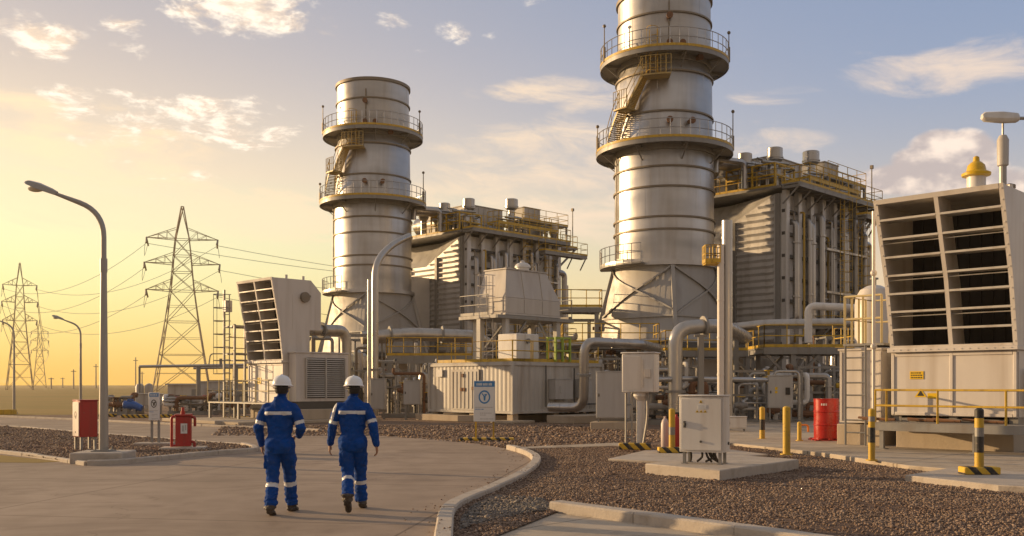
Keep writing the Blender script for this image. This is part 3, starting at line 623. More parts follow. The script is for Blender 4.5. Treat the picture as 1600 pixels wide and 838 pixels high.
def make_hrsg():
    t = thing('boiler_building', 'ribbed silver boiler block behind the chimney whose top runs out of the picture', 'boiler building', (9.5,60,0), R(45), 'boiler blocks')
    X0, X1, Y0, Y1, Z0, Z1 = 5.2, 16.2, -5.2, 5.2, 4.4, 13.7
    b = MB(); XB = 6.7; b.box(XB,X1,Y0,Y1,Z0,Z1); zl = 11.6; ya_, yb_ = -4.75, -.4
    def zt(y): return Z1 if y <= ya_ else (zl if y >= yb_ else Z1+(zl-Z1)*(y-ya_)/(yb_-ya_))
    vs = [(X0,Y0,Z0),(X0,Y1,Z0),(X0,Y1,zl),(X0,yb_,zl),(X0,ya_,Z1),(X0,Y0,Z1),(XB-.004,Y0,Z0),(XB-.004,Y0,Z1),(XB-.004,ya_,Z1),(XB-.004,yb_,Z1),(XB-.004,Y1,Z1),(XB-.004,Y1,Z0)]
    b.add(vs, [(0,1,2,3,4,5)[::-1],(0,5,7,6),(5,4,8,7),(4,3,9,8),(3,2,10,9),(1,11,10,2)]); b.build('casing', M['clad'], t)
    # sunny end wall: horizontal ribs between flat pilasters
    q = MB(); k = 22
    for i in range(k):
        z = Z0+.2+(Z1-Z0-.4)*i/(k-1)
        for (ya,yb) in ((-4.65,-2.0),(-1.7,1.6),(1.9,4.9)):
            if z > zl-.1: yb = min(yb, ya_+(Z1-z)/(Z1-zl)*(yb_-ya_)-.1)
            if yb < ya+.15: continue
            q.hexa([(X0-.13,ya,z-.03),(X0,ya,z-.19),(X0,yb,z-.19),(X0-.13,yb,z-.03),(X0-.13,ya,z+.02),(X0,ya,z+.02),(X0,yb,z+.02),(X0-.13,yb,z+.02)])
    q.build('horizontal_ribs', M['clad'], t, smooth=0)
    q = MB()
    for y in (-5.0,-1.85,1.75,5.0): q.box(X0-.22,X0-.004,y-.14,y+.14,Z0-.4,zt(y+.14)-.02)
    q.build('pilaster', M['steel'], t)
    # sloping inlet hood between block and chimney
    q = MB(); q.hexa([(2.6,-.9,4.6),(5.06,-1.0,4.6),(5.06,4.4,4.6),(2.6,2.4,4.6),(2.6,-.9,10.59),(5.06,-1.0,10.59),(5.06,4.4,10.59),(2.6,2.4,10.59)]); q.build('inlet_hood', M['clad'], t)
    # shaded long wall: stiffener columns, girts, vertical pipes
    q = MB()
    for x in (5.35,6.9,8.5,10.1,11.7,13.3,14.9,16.1):
        q.box(x-.13,x+.13,Y0-.30,Y0-.004,0.1 if x in (5.35,10.1,16.1) else Z0-.3,Z1+.2)
        q.box(x-.2,x+.2,Y0-.36,Y0-.30,Z0-.3,Z1+.2)
    q.build('buckstay_column', M['clad'], t)
    q = MB()
    for z in (5.6,7.0,8.4,9.8,11.2,12.6): q.box(X0,X1,Y0-.22,Y0-.006,z-.10,z+.10)
    q.build('girt', M['dark'], t)
    rs = random.Random(4)
    for i, x in enumerate((7.6,7.9,9.2,10.8,12.3,12.7,14.1,15.5,5.9)):
        q = MB(); r = rs.choice((.10,.14,.18,.22)); zt = rs.uniform(11.8,13.4); zb = rs.uniform(4.6,6.5)
        q.tube(fillet([(x,Y0+.1,zt),(x,Y0-.62,zt),(x,Y0-.62,zb),(x,Y0+.1,zb)], .35), r, 10)
        for z in (zt-1.3, zb+1.5): q.cyl(x,Y0-.62,z-.06,z+.06,r+.09,n=10)
        q.build('downcomer_pipe', M['galv'], t)
    for i in range(13):
        x = rs.uniform(5.8,15.9); q = MB(); z0_ = rs.uniform(4.6,8); z1_ = rs.uniform(10,13.6); yy = Y0-rs.uniform(.35,.75); q.tube(fillet([(x,Y0+.05,z1_),(x,yy,z1_),(x,yy,z0_),(x+rs.choice((-1,1))*rs.uniform(.5,1.6),yy,z0_),(x,Y0+.05,z0_-.4)],.15,3), rs.choice((.04,.055,.07)), 6); q.build('small_pipe', M[rs.choice(('galv','clad','ring','yellow'))], t)
    for z in (7.7,10.5):
        q = MB(); q.box(9.5,15.5,Y0-.85,Y0-.45,z,z+.05); q.box(9.5,15.5,Y0-.87,Y0-.85,z,z+.14); q.build('cable_tray', M['galv'], t)
    # far gable, with pipes that stick out beyond the corner
    q = MB(); q.tube(fillet([(X1+.6,Y0-.3,4.8),(X1+.6,Y0-.3,11.6),(X1-.3,Y0-.3,11.6)], .5), .26, 10); q.tube([(X1+1.3,Y0+.1,5),(X1+1.3,Y0+.1,10.6)], .2, 10); q.build('riser_pipe', M['galv'], t)
    # mid level walkway on the long wall
    def walkway(name, x0, x1, y0, y1, z, par, sides='nsew', br=True):
        d = MB(); d.box(x0,x1,y0,y1,z-.08,z)
        for yy in (y0+.06,y1-.06): d.beam((x0,yy,z-.18),(x1,yy,z-.18),.10,.2)
        for i in range(int((x1-x0)/1.6)+1):
            x = x0+.1+(x1-x0-.2)*i/max(1,int((x1-x0)/1.6)); d.beam((x,y0,z-.2),(x,y1,z-.2),.08,.16)
            if br: d.beam((x,y0+.1,z-.22),(x,y1,z-1.2),.08)
        g = d.build(name, M['steel'], par)
        h = MB()
        if 's' in sides: h.rail([(x0,y0,z),(x1,y0,z)])
        if 'n' in sides: h.rail([(x0,y1,z),(x1,y1,z)])
        if 'w' in sides: h.rail([(x0,y0,z),(x0,y1,z)])
        if 'e' in sides: h.rail([(x1,y0,z),(x1,y1,z)])
        h.build('handrail', M['yellow'], g); return g
    walkway('walkway', 8.6,16.9, Y0-1.6,Y0-.4, 5.6, t, 'swe')
    # roof deck overhanging all round
    walkway('roof_deck', 4.7,16.3, Y0-1.5,Y0-.3, 14.15, t, 'swe')
    walkway('roof_deck', 12.2,17.6, Y0-2.3,Y0-1.55, 13.0, t, 'swe')
    walkway('roof_deck', 4.7,9.0, 3.9,6.0, 14.15, t, 'nwe', False)
    d = MB(); d.box(4.7,16.9,Y0-.25,5.9,13.97,14.12); d.box(16.3,19.0,-5.2,1,13.9,14.05); d.beam((16.3,-5.0,11.9),(18.8,-5.0,13.9),.14); d.beam((16.3,0,11.9),(18.8,0,13.9),.14); g = d.build('roof_slab', M['steel'], t)
    h = MB(); h.rail([(4.72,-5.1,14.12),(4.72,5.8,14.12),(10,5.8,14.12)]); h.rail([(16.95,-5.15,14.05),(18.95,-5.15,14.05),(18.95,1,14.05),(16.9,1,14.05)]); h.build('handrail', M['yellow'], g)
    # upper catwalk frame at the far end
    d = MB(); d.box(12.5,18.3,-4.6,-1.2,15.9,16.0)
    for x in (12.6,15.4,18.2):
        for y in (-4.5,-1.3): d.beam((x,y,14.0),(x,y,16),.14)
    d.beam((12.6,-4.5,14.1),(15.4,-4.5,15.9),.08); d.beam((15.4,-4.5,15.9),(18.2,-4.5,14.1),.08)
    g = d.build('catwalk', M['steel'], t)
    h = MB(); h.rail([(12.5,-4.6,16),(18.3,-4.6,16),(18.3,-1.2,16)]); h.build('handrail', M['yellow'], g)
    # steam drums, silencers, ducts and boxes on the roof
    for (x,y,l,r) in ((6.3,-1.2,6.0,.75),(9.8,0,5.4,.7)):
        q = MB(); q.tube([(x,y-l/2-.35,15.3),(x,y-l/2,15.3),(x,y+l/2,15.3),(x,y+l/2+.35,15.3)], [r*.55,r,r,r*.55], 18)
        for e in (-.3,.3): q.box(x-.5,x+.5,y+l*e-.15,y+l*e+.15,14.1,14.9)
        q.build('steam_drum', M['galv'], t)
    for (x,y,z0,z1,r,R2) in ((5.5,-2.4,14.1,16.7,.32,.46),(7.0,-3.7,14.1,17.1,.30,.50),(12.2,-3.5,14.1,17.8,.30,.56),(5.0,-.3,14.1,16.4,.25,.4),(16.4,-4.6,14.1,15.9,.28,.4)):
        q = MB(); q.lathe([(r,z0),(r,z1-1.0),(R2,z1-.8),(R2,z1-.05),(R2-.08,z1),(R2-.1,z1-.2)], 18, c=(x,y)); q.lathe([(R2,z1-.72),(R2+.05,z1-.7),(R2+.05,z1-.62),(R2,z1-.6)], 18, c=(x,y), cap0=False, cap1=False); q.build('silencer', M['galv'], t)
    for (x0,x1,y0,y1,z1) in ((7.4,11.3,-3.3,-.6,16.7),(13.4,15.4,-3.9,-1.9,17.2),(5.6,7.2,-1.6,.3,16.0),(9.2,12.4,1.2,3.2,16.0)):
        q = MB(); q.box(x0,x1,y0,y1,14.13,z1); q.box(x0-.06,x1+.06,y0-.06,y1+.06,z1,z1+.08)
        for xx in np.arange(x0+.5,x1-.2,.6): q.box(float(xx)-.03,float(xx)+.03,y0-.04,y0-.002,14.2,z1-.1)
        q.build('roof_housing', M['contgrey'], t, bevel=.02)
    q = MB(); q.tube(fillet([(2.6,-.6,16.0),(5.5,-2.0,16.0),(7.6,-4.0,15.4),(7.6,-4.0,14.2)], .6), .42, 14); q.tube(fillet([(2.4,-2.2,15.0),(2.4,-2.2,15.9),(4.6,-2.9,15.9),(4.6,-2.9,14.2)],.4), .2, 10)
    q.build('roof_duct', M['galv'], t)
    q = MB()
    rs = random.Random(9)
    for i in range(44):
        x = rs.uniform(4.9,15.5); y = rs.uniform(-4.6,-2.0); h_ = rs.uniform(.7,2.1); q.tube(fillet([(x,y,14.1),(x,y,14.1+h_),(x+rs.choice((-1,1))*rs.uniform(.5,1.5),y,14.1+h_),(x+.4,y+rs.uniform(-.8,.8),14.1+h_)], .15,3), rs.choice((.05,.07,.10)), 6)
    q.build('roof_pipework', M['galv'], t)
    q = MB()    # open yellow framework at the chimney end of the roof
    for x in (4.9,6.1,7.3):
        for y in (-4.9,-3.3,-1.4): q.beam((x,y,14.1),(x,y,15.6),.10)
    for z in (14.9,15.6):
        for y in (-4.9,-3.3,-1.4): q.beam((4.9,y,z),(7.3,y,z),.10)
        for x in (4.9,6.1,7.3): q.beam((x,-4.9,z),(x,-1.4,z),.10)
    q.build('roof_framework', M['yellow'], t)
    q = MB(); q.rail([(9.2,-5.0,15.3),(16.6,-5.0,15.3)],1.0,.9,.03); q.rail([(9.2,-5.0,15.3),(9.2,-3.6,15.3)],1.0,.9,.03)
    for x in (9.2,11.0,12.9,14.8,16.5): q.beam((x,-5.0,14.12),(x,-5.0,15.3),.09); q.beam((x,-3.7,14.12),(x,-3.7,15.3),.09)
    for yy in (-5.0,-3.7): q.beam((9.2,yy,15.26),(16.6,yy,15.26),.08,.14)
    q.build('roof_framework', M['yellow'], t)
    q = MB(); q.cyl(18.6,-4.9,14.1,17.4,.05,.04,6); q.box(18.5,18.7,-5.0,-4.8,17.4,17.65); q.build('mast', M['ring'], t)
    # vertical access ladders on the long wall
    for x, z0, z1 in ((11.1,5.7,13.9),(13.7,5.7,13.0)):
        q = MB(); q.ladder((x,Y0-1.1,z0),(x,Y0-1.1,z1),.5,(1,0,0),cage=(0,-1,0)); q.build('caged_ladder', M['yellow'], t)
    # steel legs and lower dark ducting
    for x in (5.5,9,12.5,16):
        for y in (-5,0,5): q = MB(); q.box(x-.2,x+.2,y-.2,y+.2,0,4.4); q.build('leg', M['steel'], t)
    for x in (5.5,9,12.5): q = MB(); q.beam((x,-5,.3),(x+3.5,-5,4.2),.16); q.build('brace', M['steel'], t)
    q = MB(); q.hexa([(6,-4,2.0),(15.5,-4,2.0),(15.5,4,2.0),(6,4,2.0),(5.3,-5,4.39),(16.1,-5,4.39),(16.1,5,4.39),(5.3,5,4.39)]); q.build('bottom_hopper', M['clad'], t)
    return t

M['stair'] = pmat('weathered_yellow_stair', (.46,.34,.12), .5, .1, .2, 2, streak=5, damt=.4)
stk = make_stack(); hr = make_hrsg()
UL = (PX(583,77),77,0)
dup(stk, UL, R(45), 'farther silver exhaust chimney with its whole rim visible, behind the chamfered intake house')
dup(hr, UL, R(45), 'farther ribbed silver boiler block behind the chimney whose whole rim is visible')
# ================================================================== AIR INTAKES
def make_intake(name, label, loc, W, lean, L, zb, z0, z1, z2, chamfer=False, deep=1.3, cut=None):
    # local x runs away from the louvred face, local y along it; zb plinth top, z0 box bottom, z1 louvre sill, z2 top
    t = thing(name, label, 'air intake', (loc[0],loc[1],0), R(45), 'air intake houses')
    q = MB(); q.box(.05,L-.1,.1,W-.1,0,zb); q.build('plinth', M['plinth'], t, bevel=.02)
    q = MB()
    for y in (.12,W/2,W-.12): q.box(.1,L-.15,y-.1,y+.1,zb+.002,z0-.004)
    for x in (.05,L*.5,L-.2): q.box(x,x+.12,.25,W-.25,zb+.05,z0-.06)
    q.build('base_frame', M['steel'], t)
    LL = cut[0] if cut else L
    q = MB(); q.box(.0,LL,0,W,z0,z1-.06); n = 2
    for i in range(n+1):
        y = .05+(W-.1)*i/n; q.box(-.03,-.003,y-.04,y+.04,z0+.02,z1-.1)
    for z in (z0+.05,z1-.12): q.box(-.026,-.004,.1,W-.1,z-.04,z+.04)
    for x in np.linspace(.06,LL-.06,4): q.box(float(x)-.035,float(x)+.035,-.028,-.003,z0+.02,z1-.1)
    q.build('lower_housing', M['cream'], t, bevel=.01)
    q = MB(); q.box(-.14,LL+.02,-.05,W+.05,z1-.055,z1+.05); q.build('sill', M['cream'], t, bevel=.01)
    zk = z1+(z2-z1)*.45; lk = lean*.33     # the face leans out, more strongly above the kink
    def fx(z): return -lk*(z-z1)/(zk-z1) if z < zk else -lk-(lean-lk)*(z-zk)/(z2-zk)
    za = z1+.054; prof = [(0,za),(-lk,zk),(-lean,z2)] + ([(L-.55,z2),(L,z2-.55),(L,za)] if chamfer else [(L,z2),(L,za)])
    if cut: prof = prof[:-1] + [(L,cut[1]),(cut[0],cut[1]),(cut[0],za)]
    q = MB()
    for (y0,y1) in ((0,.07),(W-.07,W)): q.yprism(prof, y0, y1)
    q.yprism([(-lean,z2-.08),(-lean,z2),(L-(.55 if chamfer else 0),z2),(L-(.55 if chamfer else 0),z2-.08)], .072, W-.072)
    q.box(L-.08,L-.002,.072,W-.072,cut[1] if cut else za,z2-.6)
    if cut: q.box(cut[0],L-.1,.072,W-.072,cut[1],cut[1]+.08); q.box(cut[0]-.08,cut[0]-.002,.072,W-.072,za,cut[1])
    if chamfer: q.yprism([(L-.55,z2-.08),(L-.55,z2),(L,z2-.55),(L-.08,z2-.58)], .072, W-.072)
    for k in range(15):
        z = za+.1+(z2-za-.2)*k/14
        for y in (.035,W-.035): q.tube([(fx(z)-.03,y,z),(fx(z)-.05,y,z)],.016,6)
    for k in range(16): q.tube([(-.14,.1+(W-.2)*k/15,z1),(-.155,.1+(W-.2)*k/15,z1)],.014,6)
    for x in np.linspace(.5,L-.25,2): q.box(float(x)-.03,float(x)+.03,-.012,-.001,cut[1] if cut else za,z2-.7)
    q.build('housing', M['cream'], t)
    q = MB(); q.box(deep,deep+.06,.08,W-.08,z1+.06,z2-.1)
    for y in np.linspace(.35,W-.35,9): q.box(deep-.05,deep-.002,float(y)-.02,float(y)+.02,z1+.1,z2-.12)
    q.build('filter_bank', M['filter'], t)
    q = MB(); fr = .07
    def strip(y0, y1, za_, zb_, d0, d1):    # a slab following the face between two heights, from depth d0 to d1
        q.hexa([(fx(za_)+d0,y0,za_),(fx(za_)+d1,y0,za_),(fx(za_)+d1,y1,za_),(fx(za_)+d0,y1,za_),(fx(zb_)+d0,y0,zb_),(fx(zb_)+d1,y0,zb_),(fx(zb_)+d1,y1,zb_),(fx(zb_)+d0,y1,zb_)])
    for y in (.035,W/2,W-.035):
        dd_ = .75 if y == W/2 else .08
        strip(y-.05,y+.05,za,zk,-.03,dd_); strip(y-.05,y+.05,zk+.001,z2+.01,-.03,dd_)
    strip(.09,W-.09,z2-.10,z2+.012,-.035,.05); strip(.09,W-.09,za,za+.06,-.035,.05)
    q.build('mullion', M['cream'], t)
    q = MB(); rows = 8
    for i in range(1, rows):
        z = za+.02+(z2-za-.05)*i/rows
        for (ya,yb) in ((.075,W/2-.055),(W/2+.055,W-.075)):
            x = fx(z); big = (i % 2 == 0)
            q.hexa([(x,ya,z-.015),(x+.55,ya,z-.01),(x+.55,yb,z-.01),(x,yb,z-.015),(x,ya,z+.015),(x+.55,ya,z+.005),(x+.55,yb,z+.005),(x,yb,z+.015)])
            q.box(x-.03,x-.001,ya,yb,z-.03,z+.022)
            if big: q.hexa([(x+.02,ya,z-.13),(x+.05,ya,z-.13),(x+.05,yb,z-.13),(x+.02,yb,z-.13),(x+.1,ya,z-.10),(x+.13,ya,z-.10),(x+.13,yb,z-.10),(x+.1,yb,z-.10)])
    q.build('louvre_bank', M['contgrey'], t)
    q = MB()
    for x in (.3,L-.8):
        q.cyl(x,.25,z2,z2+.2,.06,n=8); q.cyl(x,W-.5,z2,z2+.15,.05,n=8)
    q.build('roof_stud', M['cream'], t)
    return t

# ---- near intake at the right edge, with walkway, side cabinet, cage
IO = (PX(1590,22.5),22.5)
ti = make_intake('intake_house', 'huge off white intake house with leaning louvred face and yellow capped vent, behind bollards', IO, 3.0, 1.0, 4.2, .62, .93, 2.585, 6.28, deep=1.15)
def plate(par, name, x, y, z, w_, h_, mats, lines, axis='y', tri=False):   # small flat plate with print on a -x face
    q = MB(); q.box(x-.012,x-.002,y-w_/2,y+w_/2,z-h_/2,z+h_/2,0)
    rs = random.Random(int(z*100))
    for i in range(lines):
        zz = z+h_/2-h_*(i+.7)/(lines+.4); a = y+w_/2-.03; 
        while a > y-w_/2+.05:
            l = rs.uniform(.02,.06); a2 = max(a-l, y-w_/2+.03); q.box(x-.0135,x-.0121,a2,a,zz-h_*.09,zz+h_*.06,1); a = a2-.014
    return q.build(name, mats, par)
M['labelyellow'] = pmat('label_yellow', (.78,.50,.01), .4, 0, .04, 4)
plate(ti, 'warning_label', -.004, 2.35, 1.95, .34, .20, [M['labelyellow'],M['black']], 3)
q = MB(); q.add([(-.010,2.40,1.40),(-.010,2.10,1.40),(-.010,2.25,1.62)], [(0,1,2)]); q.add([(-.013,2.34,1.43),(-.013,2.16,1.43),(-.013,2.25,1.57)], [(0,1,2)],1)
q.box(-.012,-.004,1.86,2.08,1.37,1.50); q.build('warning_label', [M['labelyellow'],M['black']], ti)
q = MB(); q.lathe([(.22,6.28),(.22,6.88),(.25,6.90)], 20, c=(.65,1.15)); c_ = q.build('roof_vent', M['white'], ti)
q = MB(); q.lathe([(.23,6.85),(.33,6.88),(.34,6.94),(.23,7.0),(.20,7.14),(.13,7.21),(.08,7.24),(.07,7.34),(.03,7.37)], 20, c=(.65,1.15)); q.build('vent_cap', M['cap'], c_)
for y in (.35,.9):
    q = MB(); q.cyl(2.3,y,6.28,6.75,.05,n=8); q.lathe([(.05,6.75),(.14,6.77),(.14,6.86),(.04,6.9)], 10, c=(2.3,y)); q.build('roof_vent', M['ring'], ti)
q = MB(); q.box(.5,1.6,-.5,-.03,1.2,2.1); q.box(1.9,2.6,-.35,-.03,3.5,4.2); q.build('junction_box', M['cream'], ti, bevel=.01)

t = thing('service_walkway', 'low steel walkway with yellow handrail along the foot of the near intake', 'walkway', (IO[0],IO[1],.12), R(45))
q = MB(); q.box(-1.05,-.12,-1.6,2.95,.62,.66); q.beam((-1.05,-1.6,.56),(-1.05,2.95,.56),.06,.20); q.beam((-.14,-1.6,.56),(-.14,2.95,.56),.06,.20)
for y in (-1.5,.2,1.5,2.85): q.beam((-1.0,y,.6),(-.2,y,.6),.06,.1)
q.build('deck', M['steel'], t)
for y in (-1.3,.6,2.8):
    q = MB(); q.box(-1.04,-.94,y-.05,y+.05,0,.5); q.box(-1.1,-.88,y-.11,y+.11,0,.02); q.build('leg', M['steel'], t)
q = MB(); q.rail([(-1.05,-1.6,.66),(-1.05,2.95,.66),(-.4,2.95,.66)], .80, 1.45, .028, toe=False); q.build('handrail', M['yellow'], t)
q = MB(); rs = random.Random(2)
for i in range(9):
    y = rs.uniform(.2,3.0); q.tube([(-.06,y,.80),(-.04,y+rs.uniform(.3,.9),.80+rs.uniform(0,.06))], .035, 6)
tag(q.build('cable_bundle', M['rust'], None, loc=(IO[0],IO[1],.02), rotz=R(45)), 'rusty cables and conduit lying in the dark gap beneath the near intake', 'cable bundle')

t = thing('side_cabinet', 'tall off white cabinet on a concrete block between red drum and near intake', 'equipment cabinet', (IO[0],IO[1],0), R(45))
q = MB(); q.box(.15,2.0,3.30,4.55,.1,.66); q.build('plinth', M['plinth'], t, bevel=.02)
q = MB(); q.box(.2,2.0,3.33,4.5,.70,2.62); q.build('body', M['cream'], t, bevel=.012)
q = MB()
for y in (3.38,3.9,4.45): q.box(.17,.197,y-.03,y+.03,.75,2.58)
q.box(.16,2.02,3.30,4.53,2.622,2.67); q.build('trim', M['cream'], t)
t = thing('ladder_cage', 'pale yellow ladder rising to a small railed landing beside the near intake louvres', 'ladder', (IO[0],IO[1],0), R(45))
q = MB(); q.ladder((-.02,3.95,.12),(-.02,3.95,2.75),.55,(0,1,0),.03); q.build('ladder', M['steel'], t)
q = MB(); q.box(.1,1.8,3.25,4.35,2.74,2.80); q.build('landing', M['steel'], t)
M['paleyellow'] = pmat('faded_yellow_paint', (.62,.50,.24), .45, 0, .1, 3, streak=4, damt=.3)
q = MB(); q.rail([(.1,3.3,2.8),(.1,4.3,2.8),(1.75,4.3,2.8),(1.75,3.3,2.8)], 1.25, .42, .032, toe=False); q.build('handrail', M['paleyellow'], t)
q = MB(); q.cyl(-.1,3.42,.12,6.2,.045,n=8)
for z in (2.7,4.6): q.sphere((-.1,3.42,z),.09,8,6)
tag(q.build('standpipe', M['cream'], None, loc=(IO[0],IO[1],0), rotz=R(45)), 'thin off white standpipe running up the edge of the near intake', 'pipe')

# ---- far intake at the left
IL = (PX(443,43.5),43.5)
tl = make_intake('intake_house', 'smaller off white intake house with chamfered top and finned cooler, behind the two workers', IL, 3.1, .6, 2.0, .55, .85, 2.77, 6.55, chamfer=True, deep=.9, cut=(1.38,4.25))
q = MB(); q.tube([(1.1,.0,5.75),(1.1,-.12,5.75)], .24, 16); q.yprism([(.85,5.7),(1.35,5.75),(1.35,5.85),(.85,5.8)], -.16,-.1); q.build('side_port', M['ring'], tl)
plate(tl, 'warning_label', -.004, 2.1, 1.9, .34, .30, [M['labelyellow'],M['labelyellow']], 0)
t = thing('cooler_unit', 'boxy off white cooler with a dark slatted grille, between the helmets of the workers', 'cooler', (IL[0],IL[1],0), R(45))
q = MB(); q.box(.25,3.1,-.62,-.06,.95,3.15); q.box(.2,3.15,-.66,-.04,3.152,3.22); q.build('body', M['cream'], t, bevel=.015)
q = MB(); q.box(.75,2.9,-.64,-.622,1.1,2.95,1)
for i in range(19):
    z = 1.15+i*.095; q.hexa([(.78,-.70,z),(2.87,-.70,z),(2.87,-.642,z+.05),(.78,-.642,z+.05),(.78,-.70,z+.012),(2.87,-.70,z+.012),(2.87,-.642,z+.062),(.78,-.642,z+.062)],0)
for x in (.76,1.82,2.89): q.box(x-.03,x+.03,-.72,-.643,1.1,2.95,0)
q.build('grille', [M['contgrey'],M['filter']], t)
q = MB(); q.box(.35,3.0,-.6,-.1,.6,.948); q.build('base_frame', M['dark'], t)
q = MB(); q.prism([(-3.2,-1.7),(4.2,-1.7),(4.2,3.9),(-3.2,5.4)], 0,.14); q.prism([(-1.2,-1.1),(3.8,-1.1),(3.8,-.0),(-1.2,-.0)], .141,.6)
tag(q.build('slab', M['plinth'], None, loc=(IL[0],IL[1],.008), rotz=R(45), bevel=.02), kind='structure')
t = thing('service_walkway', 'weathered low railed walkway before the farther intake at the left worker', 'walkway', (IL[0],IL[1],.14), R(45))
q = MB(); q.box(-1.3,-.25,-.9,4.6,.72,.78); q.build('deck', M['steel'], t)
for y in (-.8,1.8,4.5):
    q = MB(); q.box(-1.28,-1.18,y-.05,y+.05,0,.72); q.build('leg', M['steel'], t)
q = MB(); q.rail([(-.3,-.9,.78),(-1.3,-.9,.78),(-1.3,4.6,.78),(-.3,4.6,.78)], 1.0, 1.2, .03, toe=False); q.build('handrail', M['paleyellow'], t)
t = thing('stair_tower', 'slim steel ladder tower with railed landings at the shadow edge of the farther intake', 'ladder tower', (IL[0],IL[1],.0), R(45))
q = MB()
for x in (-.5,.6):
    for y in (3.5,4.5): q.beam((x,y,.14),(x,y,6.3 if x < 0 and y > 4 else 4.6),.09)
for z in (1.9,3.2,4.5):
    q.beam((-.5,3.5,z),(-.5,4.5,z),.08); q.beam((.6,3.5,z),(.6,4.5,z),.08); q.beam((-.5,4.5,z),(.6,4.5,z),.08); q.beam((-.5,3.5,z),(.6,3.5,z),.08)
q.build('frame', M['steel'], t)
q = MB(); q.box(-.5,.6,3.5,4.5,2.86,2.92); q.box(-.5,.3,3.5,4.5,4.5,4.56); q.build('landing', M['steel'], t)
q = MB(); q.rail([(-.5,3.5,2.92),(-.5,4.5,2.92),(.6,4.5,2.92)],1.1,.5,.025,toe=False); q.build('handrail', M['paleyellow'], t)
q = MB(); q.ladder((-.62,4.0,.14),(-.62,4.0,6.0),.45,(0,1,0),.028,cage=(-1,0,0)); q.build('caged_ladder', M['steel'], t)
q = MB(); q.box(-.75,-.4,3.9,4.2,5.2,5.75); q.build('junction_box', M['cabgrey'], t, bevel=.01)

# ================================================================== CONTAINER AND HOOD
CO = (PX(801,42.5),42.5)
t = thing('container', 'grey corrugated container cabin with a door facing the sign, railing on its roof', 'container', (CO[0],CO[1],0), R(45))
q = MB(); CZ0, CZ1, CLx, CLy = .42, 2.68, 6.3, 5.8
q.box(.05,CLx-.05,.05,CLy-.05,CZ0,CZ1)
def corr(face, a0, a1, z0, z1):
    a = a0; 
    while a < a1-.2:
        if face == 'x': q.hexa([(.039,a+.05,z0),(.052,a,z0),(.052,a+.22,z0),(.039,a+.17,z0),(.039,a+.05,z1),(.052,a,z1),(.052,a+.22,z1),(.039,a+.17,z1)])
        else: q.hexa([(a,.052,z0),(a+.05,.034,z0),(a+.17,.034,z0),(a+.22,.052,z0),(a,.052,z1),(a+.05,.034,z1),(a+.17,.034,z1),(a+.22,.052,z1)])
        a += .27
corr('x',.15,CLy-.15,CZ0+.12,CZ1-.12); corr('y',.15,CLx-.15,CZ0+.12,CZ1-.12); q.build('wall', M['contgrey'], t, smooth=.3)
q = MB()
for z0,z1 in ((CZ0-.0,CZ0+.12),(CZ1-.1,CZ1+.02)):
    q.box(-.02,.049,0.06,CLy-.06,z0,z1); q.box(.06,CLx-.06,-.02,.049,z0,z1)
for x,y in ((0,0),(CLx-.1,0),(0,CLy-.1)): q.box(x-.03,x+.1,y-.03,y+.1,CZ0-.02,CZ1+.04)
q.box(0,CLx,.0,CLy,CZ1+.021,CZ1+.07); q.build('frame', M['contgrey'], t, bevel=.01)
q = MB(); q.box(-.05,-.004,2.15,4.05,CZ0+.13,CZ1-.25)
for a in np.arange(2.3,3.95,.27): q.box(-.075,-.051,float(a),float(a)+.13,CZ0+.2,CZ1-.35)
d_ = q.build('door', M['contgrey'], t)
q = MB()
for (y,z) in ((3.1,1.5),(3.3,1.5),(2.5,1.55),(3.2,2.15)): q.box(-.12,-.076,y-.06,y+.06,z-.08,z+.08)
q.build('handle', M['rust'], d_)
q = MB(); q.box(-.06,-.02,4.7,5.15,2.1,2.45); q.build('vent_plate', M['white'], t)
for (x0,x1,z0,z1) in ((2.35,3.55,1.05,1.95),(4.2,4.95,1.1,1.95)):
    q = MB(); q.box(x0,x1,-.42,-.0,z0,z1); q.box(x0-.02,x1+.02,-.44,.0,z1+.002,z1+.04); q.box(x0+.3,x0+.4,-.45,-.422,z0+.3,z0+.6); q.build('wall_cabinet', M['cabgrey'], t, bevel=.01)
q = MB(); q.tube(fillet([(3.9,-.2,2.5),(3.9,-.2,.8),(5.8,-.2,.8)],.2), .04, 6); q.tube([(2.1,-.06,.7),(2.1,-.06,2.6)],.03,6); q.build('conduit', M['dark'], t)
q = MB(); q.rail([(1.4,.1,2.75),(.08,.1,2.75),(.08,5.2,2.75),(2.4,5.2,2.75)],.95,1.0,.026,toe=True); q.rail([(.1,.1,2.75),(6.0,.1,2.75)],.95,1.2,.026,toe=True); q.build('handrail', M['yellow'], t)
q = MB(); q.box(.3,6.0,.2,5.4,2.752,2.80); q.build('roof_grating', M['steel'], t)
for x,y in ((.1,.1),(5.7,.1),(.1,5.2),(.1,2.6),(2.8,.1)):
    q = MB(); q.box(x,x+.35,y,y+.35,.1,CZ0-.003); q.build('foot', M['plinth'], t)
q = MB(); q.prism([(-.4,3.2),(-.4,6.3),(6.5,6.3),(6.5,1.2),(1.0,1.2)], 0,.30); q.prism([(1.4,-2.4),(6.8,-2.4),(6.8,-.75),(1.4,-.75)], 0,.34)
q.prism([(-.5,-.5),(.9,-.5),(.9,.9),(-.5,.9)], 0,.12)
tag(q.build('slab', M['plinth'], None, loc=(CO[0],CO[1],.008), rotz=R(45), bevel=.02), kind='structure')

